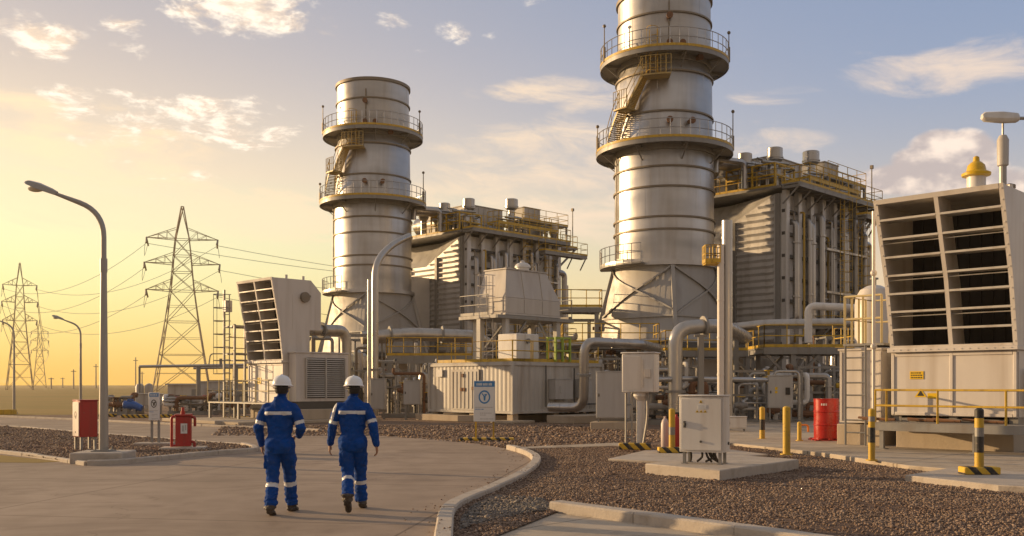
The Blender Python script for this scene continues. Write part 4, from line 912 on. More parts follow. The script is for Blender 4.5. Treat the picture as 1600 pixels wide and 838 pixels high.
HO = (PX(790,46.3),46.3)
t = thing('hooded_tower', 'off white boat shaped exhaust hood raised on steel columns above the grey container', 'exhaust hood', (HO[0],HO[1],0), R(45))
q = MB(); x1, y1 = 3.9, 2.0; zb, zt = 5.2, 7.35
q.hexa([(-.0,0,zb),(x1,0,zb),(x1,y1,zb),(0,y1,zb),(.0,.0,zb+.75),(x1,.0,zb+.75),(x1,y1,zb+.75),(.0,y1,zb+.75)])
q.hexa([(.0,.0,zb+.752),(x1,.0,zb+.752),(x1,y1,zb+.752),(.0,y1,zb+.752),(.3,.25,zt),(x1-.75,.25,zt),(x1-.75,y1-.25,zt),(.3,y1-.25,zt)]); q.build('hood', M['hood'], t, smooth=.3, bevel=.02)
q = MB(); q.box(.25,x1-.7,.2,y1-.2,zt+.002,zt+.06)
for x in (1.3,2.6): q.beam((x,-.015,zb+.05),(x,-.015,zb+.7),.04,.03); q.beam((x,-.012,zb+.78),(x,.235,zt-.02),.04,.03)
q.box(-.03,x1+.03,-.03,y1+.03,zb-.09,zb-.002); q.build('seam', M['hood'], t)
q = MB(); q.lathe([(.34,zt+.06),(.34,zt+.30),(.41,zt+.31),(.41,zt+.37),(.37,zt+.46),(.26,zt+.54),(.12,zt+.58),(.10,zt+.68),(.05,zt+.70)], 18, c=(2.4,1.2)); q.build('dome_vent', M['white'], t)
q = MB(); q.box(-.7,x1+.9,-.15,y1+.6,4.92,5.08); q.build('deck', M['steel'], t)
for x,y in ((.1,.1),(3.75,.1),(-.1,1.95),(3.75,1.9),(-.55,1.2)):
    q = MB(); q.box(x-.13,x+.13,y-.13,y+.13,2.82,4.92); q.box(x-.2,x+.2,y-.2,y+.2,2.80,2.83); q.build('column', M['contgrey'], t)
q = MB(); q.beam((.1,.1,3.2),(1.5,.1,4.85),.1); q.beam((3.75,.1,3.2),(2.4,.1,4.85),.1); q.beam((.1,1.9,3.0),(3.7,1.9,4.8),.1); q.beam((3.7,1.9,3.0),(.1,1.9,4.8),.1); q.beam((-.1,1.95,3),(.1,.1,4.8),.08); q.build('brace', M['steel'], t)
q = MB(); q.rail([(-.7,.5,5.08),(-.7,2.5,5.08)],1.0,.8,.025); q.build('handrail', M['steel'], t); q = MB(); q.rail([(4.7,-.1,5.08),(4.7,2.5,5.08)],1.0,.8,.025); q.build('handrail', M['steel'], t)
q = MB(); q.ladder((-.35,.75,2.85),(-.35,.75,7.0),.45,(0,1,0),.026,cage=(-1,0,0)); q.build('caged_ladder', M['cream'], t)
t = thing('housing', 'small white housing box on the container roof under the raised exhaust hood', 'equipment box', (PX(808,45.2),45.2,2.80), R(45))
q = MB(); q.box(0,1.5,0,1.3,.08,1.35); q.build('body', M['white'], t, bevel=.05)
q = MB(); q.box(.1,1.4,.1,1.2,0,.078); q.build('base', M['steel'], t)
q = MB(); q.tube([(.7,-.02,1.0),(.7,-.1,1.0)],.12,12); q.build('port', M['steel'], t)
t = thing('valve_skid', 'lime green framed valve stand on the container roof right of the white housing', 'valve stand', (PX(868,44.5),44.5,2.80), R(45))
q = MB()
for x in (0,.5,1.0): q.beam((x,0,0),(x,0,1.15),.09); q.beam((x,.5,0),(x,.5,1.15),.09)
for z in (.5,1.1): q.beam((0,0,z),(1,0,z),.08); q.beam((0,.5,z),(1,.5,z),.08)
q.build('frame', M['hiviz'], t)
q = MB(); q.cyl(.5,.25,0,.9,.16,n=10); q.tube([(.1,.25,.6),(.9,.25,.6)],.1,8); q.build('valve', M['steel'], t)

# ================================================================== PIPEWORK
def pipe(label, pts, r, rad=.6, m='galv', flanges=(), supports=(), n=16, name='pipe', group='large silver pipes', z0=0.0):
    P = fillet(pts, rad, 6); o = Vector(pts[0])
    t = thing(name, label, 'pipe', (o.x,o.y,z0), 0, group); off = Vector((o.x,o.y,z0))
    q = MB(); q.tube([Vector(p)-off for p in P], r, n)
    for a, b in zip(P, P[1:]):          # insulation bands
        Ls = (b-a).length
        if Ls > .8:
            k = int(Ls/1.1)
            for i in range(k):
                c = a.lerp(b, (i+.5)/k) - off; u = (b-a).normalized(); q.tube([c-u*.03, c+u*.03], r+.012, n)
    q.build('tube', M[m], t, smooth=.5)
    for s in flanges:
        a = Vector(pts[s[0]]); b = Vector(pts[s[0]+1]); c = a.lerp(b, s[1])-off; u = (b-a).normalized(); q = MB(); q.tube([c-u*.05,c+u*.05], r*1.45, n); q.build('flange', M['steel'], t)
    for (x,y,z) in supports:
        q = MB(); c = Vector((x,y,0))-off; q.box(c.x-.11,c.x+.11,c.y-.11,c.y+.11,0,z-z0-r-.06); q.box(c.x-.25,c.x+.25,c.y-.12,c.y+.12,z-z0-r-.06,z-z0-r+.02); q.box(c.x-.2,c.x+.2,c.y-.2,c.y+.2,0,.03); q.build('support', M['steel'], t)
    return t
def P3(px, py, Y): return (PX(px,Y), Y, PZ(py,Y))
a = PX(1136,34)
pipe('tallest upright silver vent pipe behind the white cabinet, wider of a pair', [(a,34,.1),(a,34,PZ(345,34))], .19, m='galv', name='vent_pipe', group='upright vent pipes')
t = pipe('slimmer upright vent pipe with a yellow cage near its top, behind the white cabinet', [(a-.27,33.8,.1),(a-.27,33.8,PZ(382,33.8))], .12, m='cream', name='vent_pipe', group='upright vent pipes')
q = MB(); q.rail([(-.55,-.1,6.0),(-.05,-.15,6.0),(-.05,.4,6.0),(-.55,.4,6.0)],.62,.3,.025,closed=True,toe=True); q.box(-.55,-.05,-.1,.4,5.95,5.99); q.build('cage', M['yellow'], t)
pipe('fat silver pipe bending down in an elbow left of the tall vent pipes', [(*P3(1055,600,38)[:2],.6),P3(1055,512,38),P3(1130,509,38.5),(PX(1165,46),46,PZ(512,38))], .29, .75, flanges=((0,.25),(1,.6)), supports=((PX(1095,38.2),38.2,PZ(512,38)),), z0=.1)
pipe('silver pipe dropping past the container end with a bend at its foot', [(PX(860,41),41.6,.75),(PX(913,40.2),40.6,.75),P3(913,534,40.2),P3(1000,538,41.5),(PX(1030,50),50,3.6)], .205, .55, flanges=((1,.5),), supports=())
pipe('thick horizontal silver pipe in front of the farther boiler block', [P3(565,528,60),P3(640,522,61),P3(742,526,62),(PX(760,70),70,4.8)], .42, .8, flanges=((0,.6),(1,.5)), supports=((PX(610,60.5),60.5,4.9),(PX(700,61.6),61.6,4.9)))
pipe('short silver pipe leaving the farther intake and turning down', [P3(485,516,46.5),P3(540,516,48.5),(PX(541,48.6),48.6,.6)], .27, .6, flanges=((0,.3),))
pipe('upright silver pipe whose top bends over to the right before the farther chimney', [(PX(586,50),50,.1),P3(586,410,50),P3(612,382,51),P3(640,369,52)], .18, 1.2, flanges=((0,.3),), name='vent_pipe', group='upright vent pipes')
pipe('thin upright pipe clamped beside the bent vent pipe', [(PX(577,49.8),49.8,.1),P3(577,437,49.8)], .10, .3, name='vent_pipe', group='upright vent pipes')
pipe('long grey pipe above the yellow railed platform under the near boiler block', [P3(1120,515,47),P3(1195,507,46.5),P3(1340,505,45)], .24, .5, m='galv', supports=((PX(1150,47),47,4.2),))
pipe('white goalpost shaped pipe rising above the yellow railed platform', [(PX(1263,43),43,3.6),P3(1263,478,43),P3(1345,482,42.5)], .17, .35, m='white')
pipe('narrow silver pipe looping low across the pipework behind the post box', [(PX(985,37),37,.5),P3(985,595,37),P3(1060,592,38),P3(1200,594,40)], .10, .3)
pipe('slender pipe along the walkway before the chimney base', [P3(880,540,52),P3(960,536,52),P3(1050,532,53)], .17, .4)

def platform(label, x0, x1, y0, y1, z, cols, loc, rotz=0, braces=True, sides='swe'):
    t = thing('platform', label, 'platform', loc, rotz, 'steel access platforms')
    q = MB(); q.box(x0,x1,y0,y1,z-.06,z)
    for yy in (y0+.05,y1-.05): q.beam((x0,yy,z-.19),(x1,yy,z-.19),.10,.26)
    for i in range(6): x = x0+.08+(x1-x0-.16)*i/5; q.beam((x,y0+.1,z-.17),(x,y1-.1,z-.17),.08,.2)
    q.build('deck', M['steel'], t)
    for (x,y) in cols:
        q = MB(); q.box(x-.12,x+.12,y-.12,y+.12,0,z-.32)
        if braces:
            for d in (-1,1): q.beam((x+d*.1,y,z-1.5),(x+d*1.25,y,z-.33),.12)
        q.build('column', M['steel'], t)
    q = MB(); S = dict(s=[(x0,y0),(x1,y0)], n=[(x0,y1),(x1,y1)], w=[(x0,y0),(x0,y1)], e=[(x1,y0),(x1,y1)])
    for k in sides: q.rail([(*S[k][0],z),(*S[k][1],z)], 1.05, 1.1, .028)
    q.build('handrail', M['yellow'], t); return t
platform('yellow railed steel platform on braced columns behind the red drum', 0,4.3,0,3,PZ(543,45),((1.4,.2),(3.6,.3),(.4,2.8)),(PX(1194,45),45,0))
platform('yellow railed steel platform on one thick column left of the grey container', 0,5.0,0,2.4,PZ(556,56),((1.5,.2),(4.4,.3)),(PX(604,56),56,0))
platform('low walkway deck with yellow rails between the hooded tower and near chimney', 0,5.2,0,2,PZ(536,52),((.5,.2),(4.5,.2)),(PX(880,52),52,0))
platform('long catwalk high behind the hooded tower with grey rails and pipes', 0,2.8,0,1.6,PZ(480,58),((.3,.2),(2.5,.2)),(PX(868,58),58,0),braces=False)
platform('narrow yellow railed gallery in front of the near chimney base', 0,4.6,0,1.6,PZ(548,50),((.3,.2),(4.3,.2)),(PX(1040,50),50,0),braces=False)

def skid(label, loc, rotz, Lx, Ly, H, seed, npipe=10, nv=3, vessel=True):
    rs = random.Random(seed); t = thing('pipe_skid', label, 'pipework', loc, rotz, 'pipework skids')
    q = MB(); q.box(0,Lx,0,Ly,0,.22); 
    for x in np.linspace(.1,Lx-.1,3):
        for y in (.1,Ly-.1): q.beam((float(x),y,.2),(float(x),y,H),.10)
    for z in (H*.55,H): 
        for y in (.1,Ly-.1): q.beam((.05,y,z),(Lx-.05,y,z),.09)
        for x in (.1,Lx-.1): q.beam((x,.1,z),(x,Ly-.1,z),.09)
    q.build('frame', M['steel'], t)
    for i in range(npipe):
        r = rs.choice((.045,.06,.08,.11,.15)); x = rs.uniform(.2,Lx-.2); y = rs.uniform(-.15,Ly-.2); z = rs.uniform(.4,H+.1)
        x2 = min(Lx+.2,max(-.2,x+rs.choice((-1,1))*rs.uniform(.6,2.2))); z2 = rs.uniform(.4,H+.2)
        pts = [(x,y,.22),(x,y,z),(x2,y,z),(x2,y,z2),(x2,y+rs.uniform(.3,.9),z2)]
        q = MB(); q.tube(fillet(pts, .22, 4), r, 9)
        for f in (.35,.75): q.cyl(x,y,.22+(z-.22)*f-.03,.22+(z-.22)*f+.03,r*1.6,n=9)
        q.build('pipe', M[rs.choice(('galv','galv','steel','contgrey','ring','dark','rust','white'))], t, smooth=.5)
    for i in range(nv):
        x = rs.uniform(.3,Lx-.3); y = rs.uniform(-.2,.4); z = rs.uniform(.6,H-.3)
        q = MB(); q.tube([(x-.28,y,z),(x-.12,y,z),(x,y,z),(x+.12,y,z),(x+.28,y,z)],[.10,.13,.2,.13,.10],10); q.cyl(x,y,z,z+.38,.05,n=8)
        v = q.build('valve', M[rs.choice(('steel','rust','yellow','dark'))], t)
        q = MB(); q.tube([(x+.17*math.cos(k*.628),y+.17*math.sin(k*.628),z+.38) for k in range(10)], .022, 5, closed=True); q.tube([(x-.17,y,z+.38),(x+.17,y,z+.38)],.018,5); q.tube([(x,y-.17,z+.38),(x,y+.17,z+.38)],.018,5)
        q.build('handwheel', M[rs.choice(('red','yellow','rust'))], v)
    if vessel:
        x = rs.uniform(.5,Lx-.5); q = MB(); q.lathe([(.08,.3),(.28,.42),(.3,.6),(.3,H*.7),(.26,H*.78),(.08,H*.82)], 14, c=(x,Ly*.5)); q.build('vessel', M['galv'], t)
    return t
skid('dense pipework left of the fat silver elbow and behind the post box', (PX(1000,41),41,0), 0, 2.6,1.6,2.5, 1, 12, 3)
skid('dense pipework right of the tall vent pipes behind the grey locker', (PX(1140,41),41,0), 0, 3.2,1.8,2.3, 2, 14, 4)
skid('dense pipework in shadow behind the red drum', (PX(1245,43),43,0), 0, 3.4,1.8,2.5, 3, 13, 3)
skid('pipework below the near boiler block, far behind the tall vent pipes', (PX(1090,52),52,0), 0, 6.0,2,3.2, 4, 16, 4)
skid('pipework between the right worker and the container, under the yellow railed platform', (PX(596,50),50,0), 0, 2.8,1.8,2.9, 5, 14, 3)
skid('pipework right above the finned cooler, seen against the bright sky', (PX(478,55),55,0), 0, 3.8,2,4.6, 6, 16, 3)
skid('tangle of pipework behind the right end of the container', (PX(872,47),47,0), 0, 3.2,1.8,3.0, 7, 12, 3)
skid('tall pipework rack at the foot of the farther chimney', (PX(545,61),61,0), 0, 4.2,2,4.6, 8, 16, 3)
skid('pipework under the farther boiler block left of the container', (PX(640,64),64,0), 0, 5,2,3.4, 10, 14, 3)
skid('rack of pipes on the roof line right of the raised hood', (PX(872,60),60,0), 0, 4,1.6,5.8, 12, 12, 2, False)
skid('pipework under the near chimney gallery, left of the fat elbow', (PX(940,54),54,0), 0, 4.6,1.8,4.0, 13, 16, 3)
skid('pipework behind the pale cage beside the near intake', (PX(1290,50),50,0), 0, 3.6,2,4.2, 14, 14, 3)
# pale tank dome behind the ladder cage
t = thing('storage_tank', 'pale domed tank peeping out behind the near intake ladder cage', 'tank', (PX(1366,36),36,0))
q = MB(); q.lathe([(.7,.12),(.7,4.7),(.66,5.0),(.5,5.28),(.25,5.42),(.04,5.46)], 24); q.build('body', M['cream'], t, smooth=.5)
q = MB(); q.cyl(0,0,5.45,5.7,.08,n=8); q.cyl(0,0,5.66,5.72,.15,n=10); q.build('nozzle', M['steel'], t)
for a in range(3):
    q = MB(); q.box(.6*math.cos(a*2.1)-.08,.6*math.cos(a*2.1)+.08,.6*math.sin(a*2.1)-.08,.6*math.sin(a*2.1)+.08,0,.4); q.build('leg', M['steel'], t)

# ================================================================== CABINETS, BOXES, DRUM
def locker(label, loc, rotz, w_, d_, z0, z1, m='cabgrey', legs=True, name='control_cabinet', hand=True, extra=None):
    t = thing(name, label, 'control cabinet', loc, rotz, 'electrical cabinets')
    q = MB(); q.box(-w_/2,w_/2,-d_/2,d_/2,z0,z1); q.box(-w_/2-.015,w_/2+.015,-d_/2-.03,d_/2+.015,z1+.001,z1+.03); q.build('body', M[m], t, bevel=.012)
    q = MB(); q.box(-w_/2+.035,w_/2-.035,-d_/2-.022,-d_/2-.003,z0+.04,z1-.04); dr = q.build('door', M[m], t, bevel=.006)
    if hand: q = MB(); q.box(-w_/2+.09,-w_/2+.13,-d_/2-.05,-d_/2-.023,(z0+z1)/2-.06,(z0+z1)/2+.06); q.cyl(-w_/2+.11,-d_/2-.03,(z0+z1)/2-.02,(z0+z1)/2+.02,.03,n=8); q.build('handle', M['dark'], dr)
    if legs:
        for x in (-w_/2+.08,w_/2-.08):
            for y in (-d_/2+.06,d_/2-.06):
                q = MB(); q.box(x-.025,x+.025,y-.025,y+.025,0,z0-.002); q.box(x-.05,x+.05,y-.05,y+.05,0,.012); q.build('leg', M['steel'], t)
    return t, dr
CX, CY = PX(1101,17.9), 17.9
b = MB(); b.prism(cab_pad, 0, .24); struct('cabinet_slab', b, M['kerb'], smooth=.4, bevel=.02)
t, dr = locker('white steel cabinet with yellow warning triangles standing on its own concrete block', (CX,CY,.24), R(-27), .83, .46, .22, 1.25, 'white')
yv = -.23-.0225
q = MB(); q.add([(.0-.035,yv-.002,1.13),(.035,yv-.002,1.13),(0,yv-.002,1.19)],[(0,1,2)]); q.add([(-.018,yv-.003,1.137),(.018,yv-.003,1.137),(0,yv-.003,1.17)],[(0,1,2)],1); q.build('warning_label', [M['labelyellow'],M['black']], dr)
q = MB(); q.box(-.06,.10,yv-.004,yv-.0005,1.02,1.10,0)
for k in range(3): q.box(-.045,.085-.03*(k==2),yv-.006,yv-.0041,1.035+k*.022,1.043+k*.022,1)
q.build('name_plate', [M['signwhite'],M['cabgrey']], dr)
q = MB()
for k in range(3): c = -.07+k*.075; q.add([(c-.033,yv-.002,.955),(c+.033,yv-.002,.955),(c,yv-.002,1.005)],[(0,1,2)]); q.add([(c-.015,yv-.003,.962),(c+.015,yv-.003,.962),(c,yv-.003,.987)],[(0,1,2)],1)
q.build('warning_label', [M['labelyellow'],M['black']], dr)
q = MB(); q.tube([(.0,yv+.005,.42),(.0,yv-.02,.42)],.022,10); q.build('lock', M['dark'], dr)
q = MB(); q.tube([(.41,.10,.38),(.435,.10,.38)],.03,10); q.build('cable_gland', M['dark'], t)
q = MB(); rs = random.Random(5)
for k in range(7): x = rs.uniform(-.3,.2); q.tube(fillet([(x,0,.3),(x+.03,.02,.12),(x+rs.uniform(-.2,.2),.1,.03)],.08,3),.022,6)
tag(q.build('cable_bundle', M['black'], None, loc=(CX,CY,.24), rotz=R(-27)), 'black cables hanging below the white cabinet onto its concrete block', 'cable bundle')
t, dr = locker('grey locker with a dark handle hung on posts left of the red drum', (PX(1219,40),40,.0), R(-12), 1.0, .4, .75, 2.08)
plate_q = MB(); plate_q.box(-.22,-.12,-.226,-.2225,1.5,1.62); plate_q.box(-.22,-.12,-.226,-.2225,1.36,1.46); plate_q.build('warning_label', M['labelyellow'], dr)
q = MB(); q.box(.2,.38,-.26,-.223,1.3,1.6); q.build('handle', M['black'], dr)
locker('large pale grey cabinet beside the silver pipe right of the container', (PX(958,36.5),36.5,.0), R(-14), 1.2,.7,.45,2.2)
q = MB(); q.box(-.8,1.0,-.5,.6,0,.3); tag(q.build('slab', M['plinth'], None, loc=(PX(958,36.5),36.5,.008), rotz=R(-14), bevel=.02), kind='structure')
locker('pale grey box on a post in front of the pipework left of the container', (PX(645,47),47,0), R(-10), .85,.35,.75,1.9)
locker('grey panel box close beside the upright bent vent pipe', (PX(591,47.5),47.5,0), R(-10), .75,.35,.5,2.0)
locker('low white junction box between yellow bollard and vent pipes', (PX(1150,33),33,.0), R(-10), .7,.4,.2,.6,'white')
# box on a fat post
t = thing('post_box', 'cream metal box on a fat round post above yellow and black striped blocks', 'post box', (PX(1001,24.6),24.6,.0), R(-24))
q = MB(); q.box(-.42,.42,-.26,.26,1.52,2.50); q.box(-.45,.45,-.29,.29,2.502,2.54); q.build('body', M['white'], t, bevel=.05)
q = MB(); q.box(.12,.15,-.275,-.262,1.65,2.35); q.box(.20,.34,-.30,-.262,1.9,2.1); q.box(-.38,.10,-.268,-.2605,1.58,2.42); q.build('door', M['cream'], t)
q = MB(); q.cyl(0,0,.1,1.3,.105,n=18); q.lathe([(.105,1.3),(.2,1.42),(.2,1.518)],18); q.cyl(0,0,.08,.12,.2,n=14); q.build('post', M['white'], t, smooth=.5)
q = MB(); q.tube([(-.36,-.1,1.5),(-.36,-.1,.1)],.03,6); q.tube([(-.2,-.1,1.5),(-.2,-.1,.1)],.025,6)
for z in (.35,.8,1.2): q.tube([(-.36,-.1,z),(-.2,-.1,z)],.02,5)
q.tube(fillet([(.2,-.1,1.5),(.22,-.1,.9),(.1,-.1,.2)],.3),.035,6); q.build('conduit', M['steel'], t)
def hazblock(label, x, y, z, w_, rotz=0):
    q = MB(); q.box(-w_/2,w_/2,-.13,.13,0,.16); tag(q.build('kerb_block', M['hazard'], None, loc=(x,y,z), rotz=rotz, bevel=.02), label, 'kerb block', 'striped kerb blocks')
hazblock('striped kerb block at the foot of the cream post box', PX(992,23.7), 23.7, .11, .78, R(-12))

def bollard(label, x, y, z, h, bands, r=.07, block=None, cap=True):
    t = thing('bollard', label, 'bollard', (x,y,z), 0, 'guard bollards')
    zz = 0
    for i, (f, m) in enumerate(bands):
        q = MB(); q.cyl(0,0,zz*h+(.002 if i else 0),(zz+f)*h,r,n=16)
        if i == len(bands)-1: q.lathe([(r,h),(r*.9,h+.02),(r*.5,h+.04),(.01,h+.045)],16,cap0=False)
        q.build('band', M[m], t, smooth=.5); zz += f
    q = MB(); q.cyl(0,0,0,.025,r*1.7,n=14); q.build('foot', M['dark'] if block else M['yellow'], t)
    if block:
        q = MB(); q.box(-block/2,block/2,-.14,.14,0,.13); q.build('base_block', M['hazard'], t, bevel=.02)
    return t
x, y = PX(1050,22.6), 22.6; bollard('yellow and black bollard on a striped block just left of the white cabinet', x,y,.11, 1.0, ((.42,'yellow'),(.18,'steel'),(.14,'yellow'),(.26,'yellow')), .075, .66)
x, y = G(1191,692); bollard('yellow bollard with one black band between the white cabinet and grey locker', x,y,.1, .92, ((.30,'yellow'),(.34,'black'),(.36,'yellow')), .08)
x, y = G(1229,712,.1); bollard('plain all yellow bollard at the apron edge', x,y,.12, 1.06, ((1.0,'yellow'),), .085)
x, y = G(1362,720,.12); bollard('yellow bollard with a black band in front of the ladder cage', x,y,.12, 1.05, ((.36,'yellow'),(.30,'black'),(.12,'yellow'),(.10,'steel'),(.12,'yellow')), .068)
x, y = G(1530,741,.16); bollard('tallest yellow and black bollard standing on a striped block at the slab', x,y,.16, 1.10, ((.34,'yellow'),(.25,'black'),(.14,'steel'),(.15,'yellow'),(.12,'black')), .075, .62)
x, y = G(1249,690,.1); t = bollard('short yellow stub post with an orange hook, left of the red drum', x,y,.12, .5, ((1.0,'yellow'),), .06)
q = MB(); q.tube(fillet([(.05,0,.45),(.25,0,.45),(.25,0,.25)],.08),.03,6); q.build('hook', M['orange'], t)
# drum
x, y = G(1291,688,.12); t = thing('drum', 'bright red steel drum with rolling hoops on a low rack', 'drum', (x,y,.12))
q = MB(); h = 1.18; r = .345; q.lathe([(r,.06),(r,.42),(r+.018,.435),(r+.018,.455),(r,.47),(r,.80),(r+.018,.815),(r+.018,.835),(r,.85),(r,h-.02),(r+.012,h-.01),(r+.012,h+.01),(r-.01,h+.012),(r-.02,h-.01)], 36); q.build('body', M['drumred'], t, smooth=.5)
q = MB(); q.cyl(-.15,-.1,h-.01,h+.02,.04,n=10); q.build('bung', M['steel'], t)
q = MB()
for i in range(9):                                  # painted lettering patch wrapped on the drum
    a = R(228+i*3); 
    if i in (2,6): continue
    q.hexa([((r+.001)*math.cos(a),(r+.001)*math.sin(a),1.0),((r+.002)*math.cos(a+.04),(r+.002)*math.sin(a+.04),1.0),((r+.002)*math.cos(a+.04),(r+.002)*math.sin(a+.04),1.0),((r+.001)*math.cos(a),(r+.001)*math.sin(a),1.0),((r+.003)*math.cos(a),(r+.003)*math.sin(a),1.06),((r+.003)*math.cos(a+.04),(r+.003)*math.sin(a+.04),1.06),((r+.001)*math.cos(a+.04),(r+.001)*math.sin(a+.04),1.06),((r+.001)*math.cos(a),(r+.001)*math.sin(a),1.06)])
q.build('lettering', M['signwhite'], t)
q = MB()
for k in (-.3,0,.3): q.box(-.42,.42,k-.05,k+.05,0,.03); q.box(k-.05,k+.05,-.42,.42,.031,.058)
q.build('rack', M['red'], t)
# extinguishers
t = thing('fire_extinguisher', 'white and red fire extinguisher standing by the striped bollard', 'extinguisher', (PX(1039,24),24,.11))
q = MB(); q.lathe([(.09,0),(.1,.02),(.1,.62),(.07,.72),(.03,.76),(.03,.82)],16); q.build('cylinder', M['pinkwhite'], t, smooth=.5)
q = MB(); q.box(-.1,.06,-.02,.02,.82,.86); q.tube(fillet([(.03,0,.8),(.16,0,.78),(.16,0,.2)],.1),.018,6); q.build('hose', M['black'], t)
t = thing('fire_extinguisher', 'red fire extinguisher half hidden behind the white cabinet edge', 'extinguisher', (PX(1057,23.6),23.6,.11))
q = MB(); q.lathe([(.09,0),(.1,.02),(.1,.66),(.07,.78),(.03,.82),(.03,.88)],16); q.build('cylinder', M['red'], t, smooth=.5)
q = MB(); q.box(-.1,.06,-.02,.02,.88,.92); q.tube(fillet([(.03,0,.86),(.15,0,.84),(.15,0,.2)],.1),.018,6); q.build('hose', M['black'], t)

# ================================================================== SIGNS AND FIRE POINTS
def signboard(label, x, y, rotz, w_, z0, z1, legm, full=True, group='notice boards'):
    t = thing('notice_board', label, 'notice board', (x,y,0), rotz, group)
    q = MB(); q.box(-w_/2,w_/2,-.015,.015,z0,z1); q.build('board', M['signwhite'], t, bevel=.006)
    q = MB(); q.box(-w_/2+.02,w_/2-.02,-.0185,-.0155,z1-.15*(z1-z0),z1-.02)
    H = z1-z0; hz = z1-.085*H
    hd = q.build('header', M['signblue'], t)
    q = MB(); rs = random.Random(3)
    for (u0,u1) in ((-.36,-.12),(-.06,.14),(.20,.36)):    # three unreadable words in white
        u = u0
        while u < u1: q.box(u*w_,(u+.035)*w_,-.0205,-.0187,hz-.035*H,hz+.03*H*rs.uniform(.7,1)); u += .055
    q.build('lettering', M['signwhite'], hd)
    cz = z0+.60*H; rr = w_*.27
    q = MB(); n = 28
    for i in range(n):
        a, b_ = 2*math.pi*i/n, 2*math.pi*(i+1)/n
        q.add([(rr*math.cos(a),-.018,cz+rr*1.15*math.sin(a)),(rr*math.cos(b_),-.018,cz+rr*1.15*math.sin(b_)),(rr*.76*math.cos(b_),-.018,cz+rr*.88*math.sin(b_)),(rr*.76*math.cos(a),-.018,cz+rr*.88*math.sin(a))],[(0,1,2,3)])
    q.add([(-.02,-.018,cz-rr*.6),(.03,-.018,cz-rr*.6),(.04,-.018,cz+rr*.15),(-.03,-.018,cz+rr*.15)],[(0,1,2,3)])
    q.add([(-.01,-.0185,cz),(.03,-.0185,cz),(.09,-.0185,cz+rr*.5),(.06,-.0185,cz+rr*.55)],[(0,1,2,3)])
    q.add([(-.09,-.0185,cz+rr*.6),(-.06,-.0185,cz+rr*.65),(.02,-.0185,cz+rr*.1),(-.02,-.0185,cz+rr*.05)],[(0,1,2,3)])
    q.add([(.0,-.019,cz+rr*.3),(.045,-.019,cz+rr*.3),(.045,-.019,cz+rr*.52),(.0,-.019,cz+rr*.52)],[(0,1,2,3)])
    q.build('emblem', M['signblue'] if full else M['dark'], t)
    q = MB(); zz = z0+.34*H
    for k, (l, mi) in enumerate(((.82,1),(.40,0),(.0,0),(.55,1),(.30,1),(.0,0),(.7,1))):
        u = -.42 if k < 3 else -.2
        while u < -.42+l+(0 if k < 3 else .2): s_ = rs.uniform(.03,.09); q.box(u*w_,min(u+s_,.44)*w_,-.0178,-.0156,zz,zz+.018*H,mi); u += s_+.02
        zz -= .047*H
    q.build('text_lines', [M['signblue'],M['cabgrey']], t)
    for s_ in (-1,1):
        q = MB(); xx = s_*(w_/2-.06); q.box(xx-.025,xx+.025,.018,.068,0,z1-.05); q.build('leg', M[legm], t)
    return t
x, y = G(757,690); signboard('white notice board with blue header and blue ring emblem on yellow legs', x,y,R(-6), .66, PZ(659,y), PZ(595,y), 'yellow')
b = MB(); b.box(-.75,.9,-.2,.25,0,.10); tag(b.build('kerb_block', M['hazard'], None, loc=(x,y+.1,.008), bevel=.02), 'long striped kerb block at the yellow legs of the notice board', 'kerb block', 'striped kerb blocks')
x, y = G(241,697,.05); signboard('narrow cream notice board on thin grey legs beside the red hose stand', x,y,R(-22), .36, PZ(657,y), PZ(613.5,y), 'steel', False)
b = MB(); b.box(-.5,.5,-.22,.22,0,.10); struct('sign_footing', b, M['kerb'], loc=(x,y,.04), bevel=.02)
x, y = G(133,703,.05); t = thing('hose_cabinet', 'red fire cabinet with a pale emblem door, left of the lamp post', 'fire cabinet', (x,y,.04), R(45))
z0, z1 = PZ(682,y)-.05, PZ(626,y)-.05
q = MB(); q.box(-.2,.24,-.2,.26,z0,z1); q.box(-.22,.26,-.22,.28,z1+.001,z1+.03); q.build('body', M['red'], t, bevel=.01)
q = MB(); q.box(-.225,-.202,-.16,.235,z0+.02,z1-.03); dr = q.build('door', M['pinkwhite'], t, bevel=.005)
q = MB(); zc = z0+(z1-z0)*.62
for i in range(12):
    a, b_ = 2*math.pi*i/12, 2*math.pi*(i+1)/12
    q.add([(-.228,.04+.07*math.cos(a),zc+.09*math.sin(a)),(-.228,.04+.045*math.cos(a),zc+.06*math.sin(a)),(-.228,.04+.045*math.cos(b_),zc+.06*math.sin(b_)),(-.228,.04+.07*math.cos(b_),zc+.09*math.sin(b_))],[(0,1,2,3)])
q.box(-.2295,-.2265,.0,.05,zc-.1,zc-.02); q.box(-.2295,-.2265,.02,.07,z0+.1,z0+.15); q.build('emblem', M['dark'], dr)
for xx in (-.15,.19):
    for yy in (-.15,.21): q = MB(); q.box(xx-.03,xx+.03,yy-.03,yy+.03,0,z0-.002); q.build('leg', M['steel'], t)
x, y = G(287,702,.05); t = thing('hose_stand', 'squat red hydrant cabinet with pipe hoops and a white panel emblem', 'hydrant', (x,y,.10), R(14))
h = PZ(647,y)-.10
q = MB(); q.box(-.19,.19,-.15,.15,.03,h-.06); q.box(-.21,.21,-.19,.19,h-.058,h); q.build('body', M['red'], t, bevel=.012)
q = MB(); q.cyl(-.02,0,h,h+.07,.06,n=10); q.cyl(-.02,0,h+.05,h+.17,.04,n=10); q.build('valve_cap', M['red'], t)
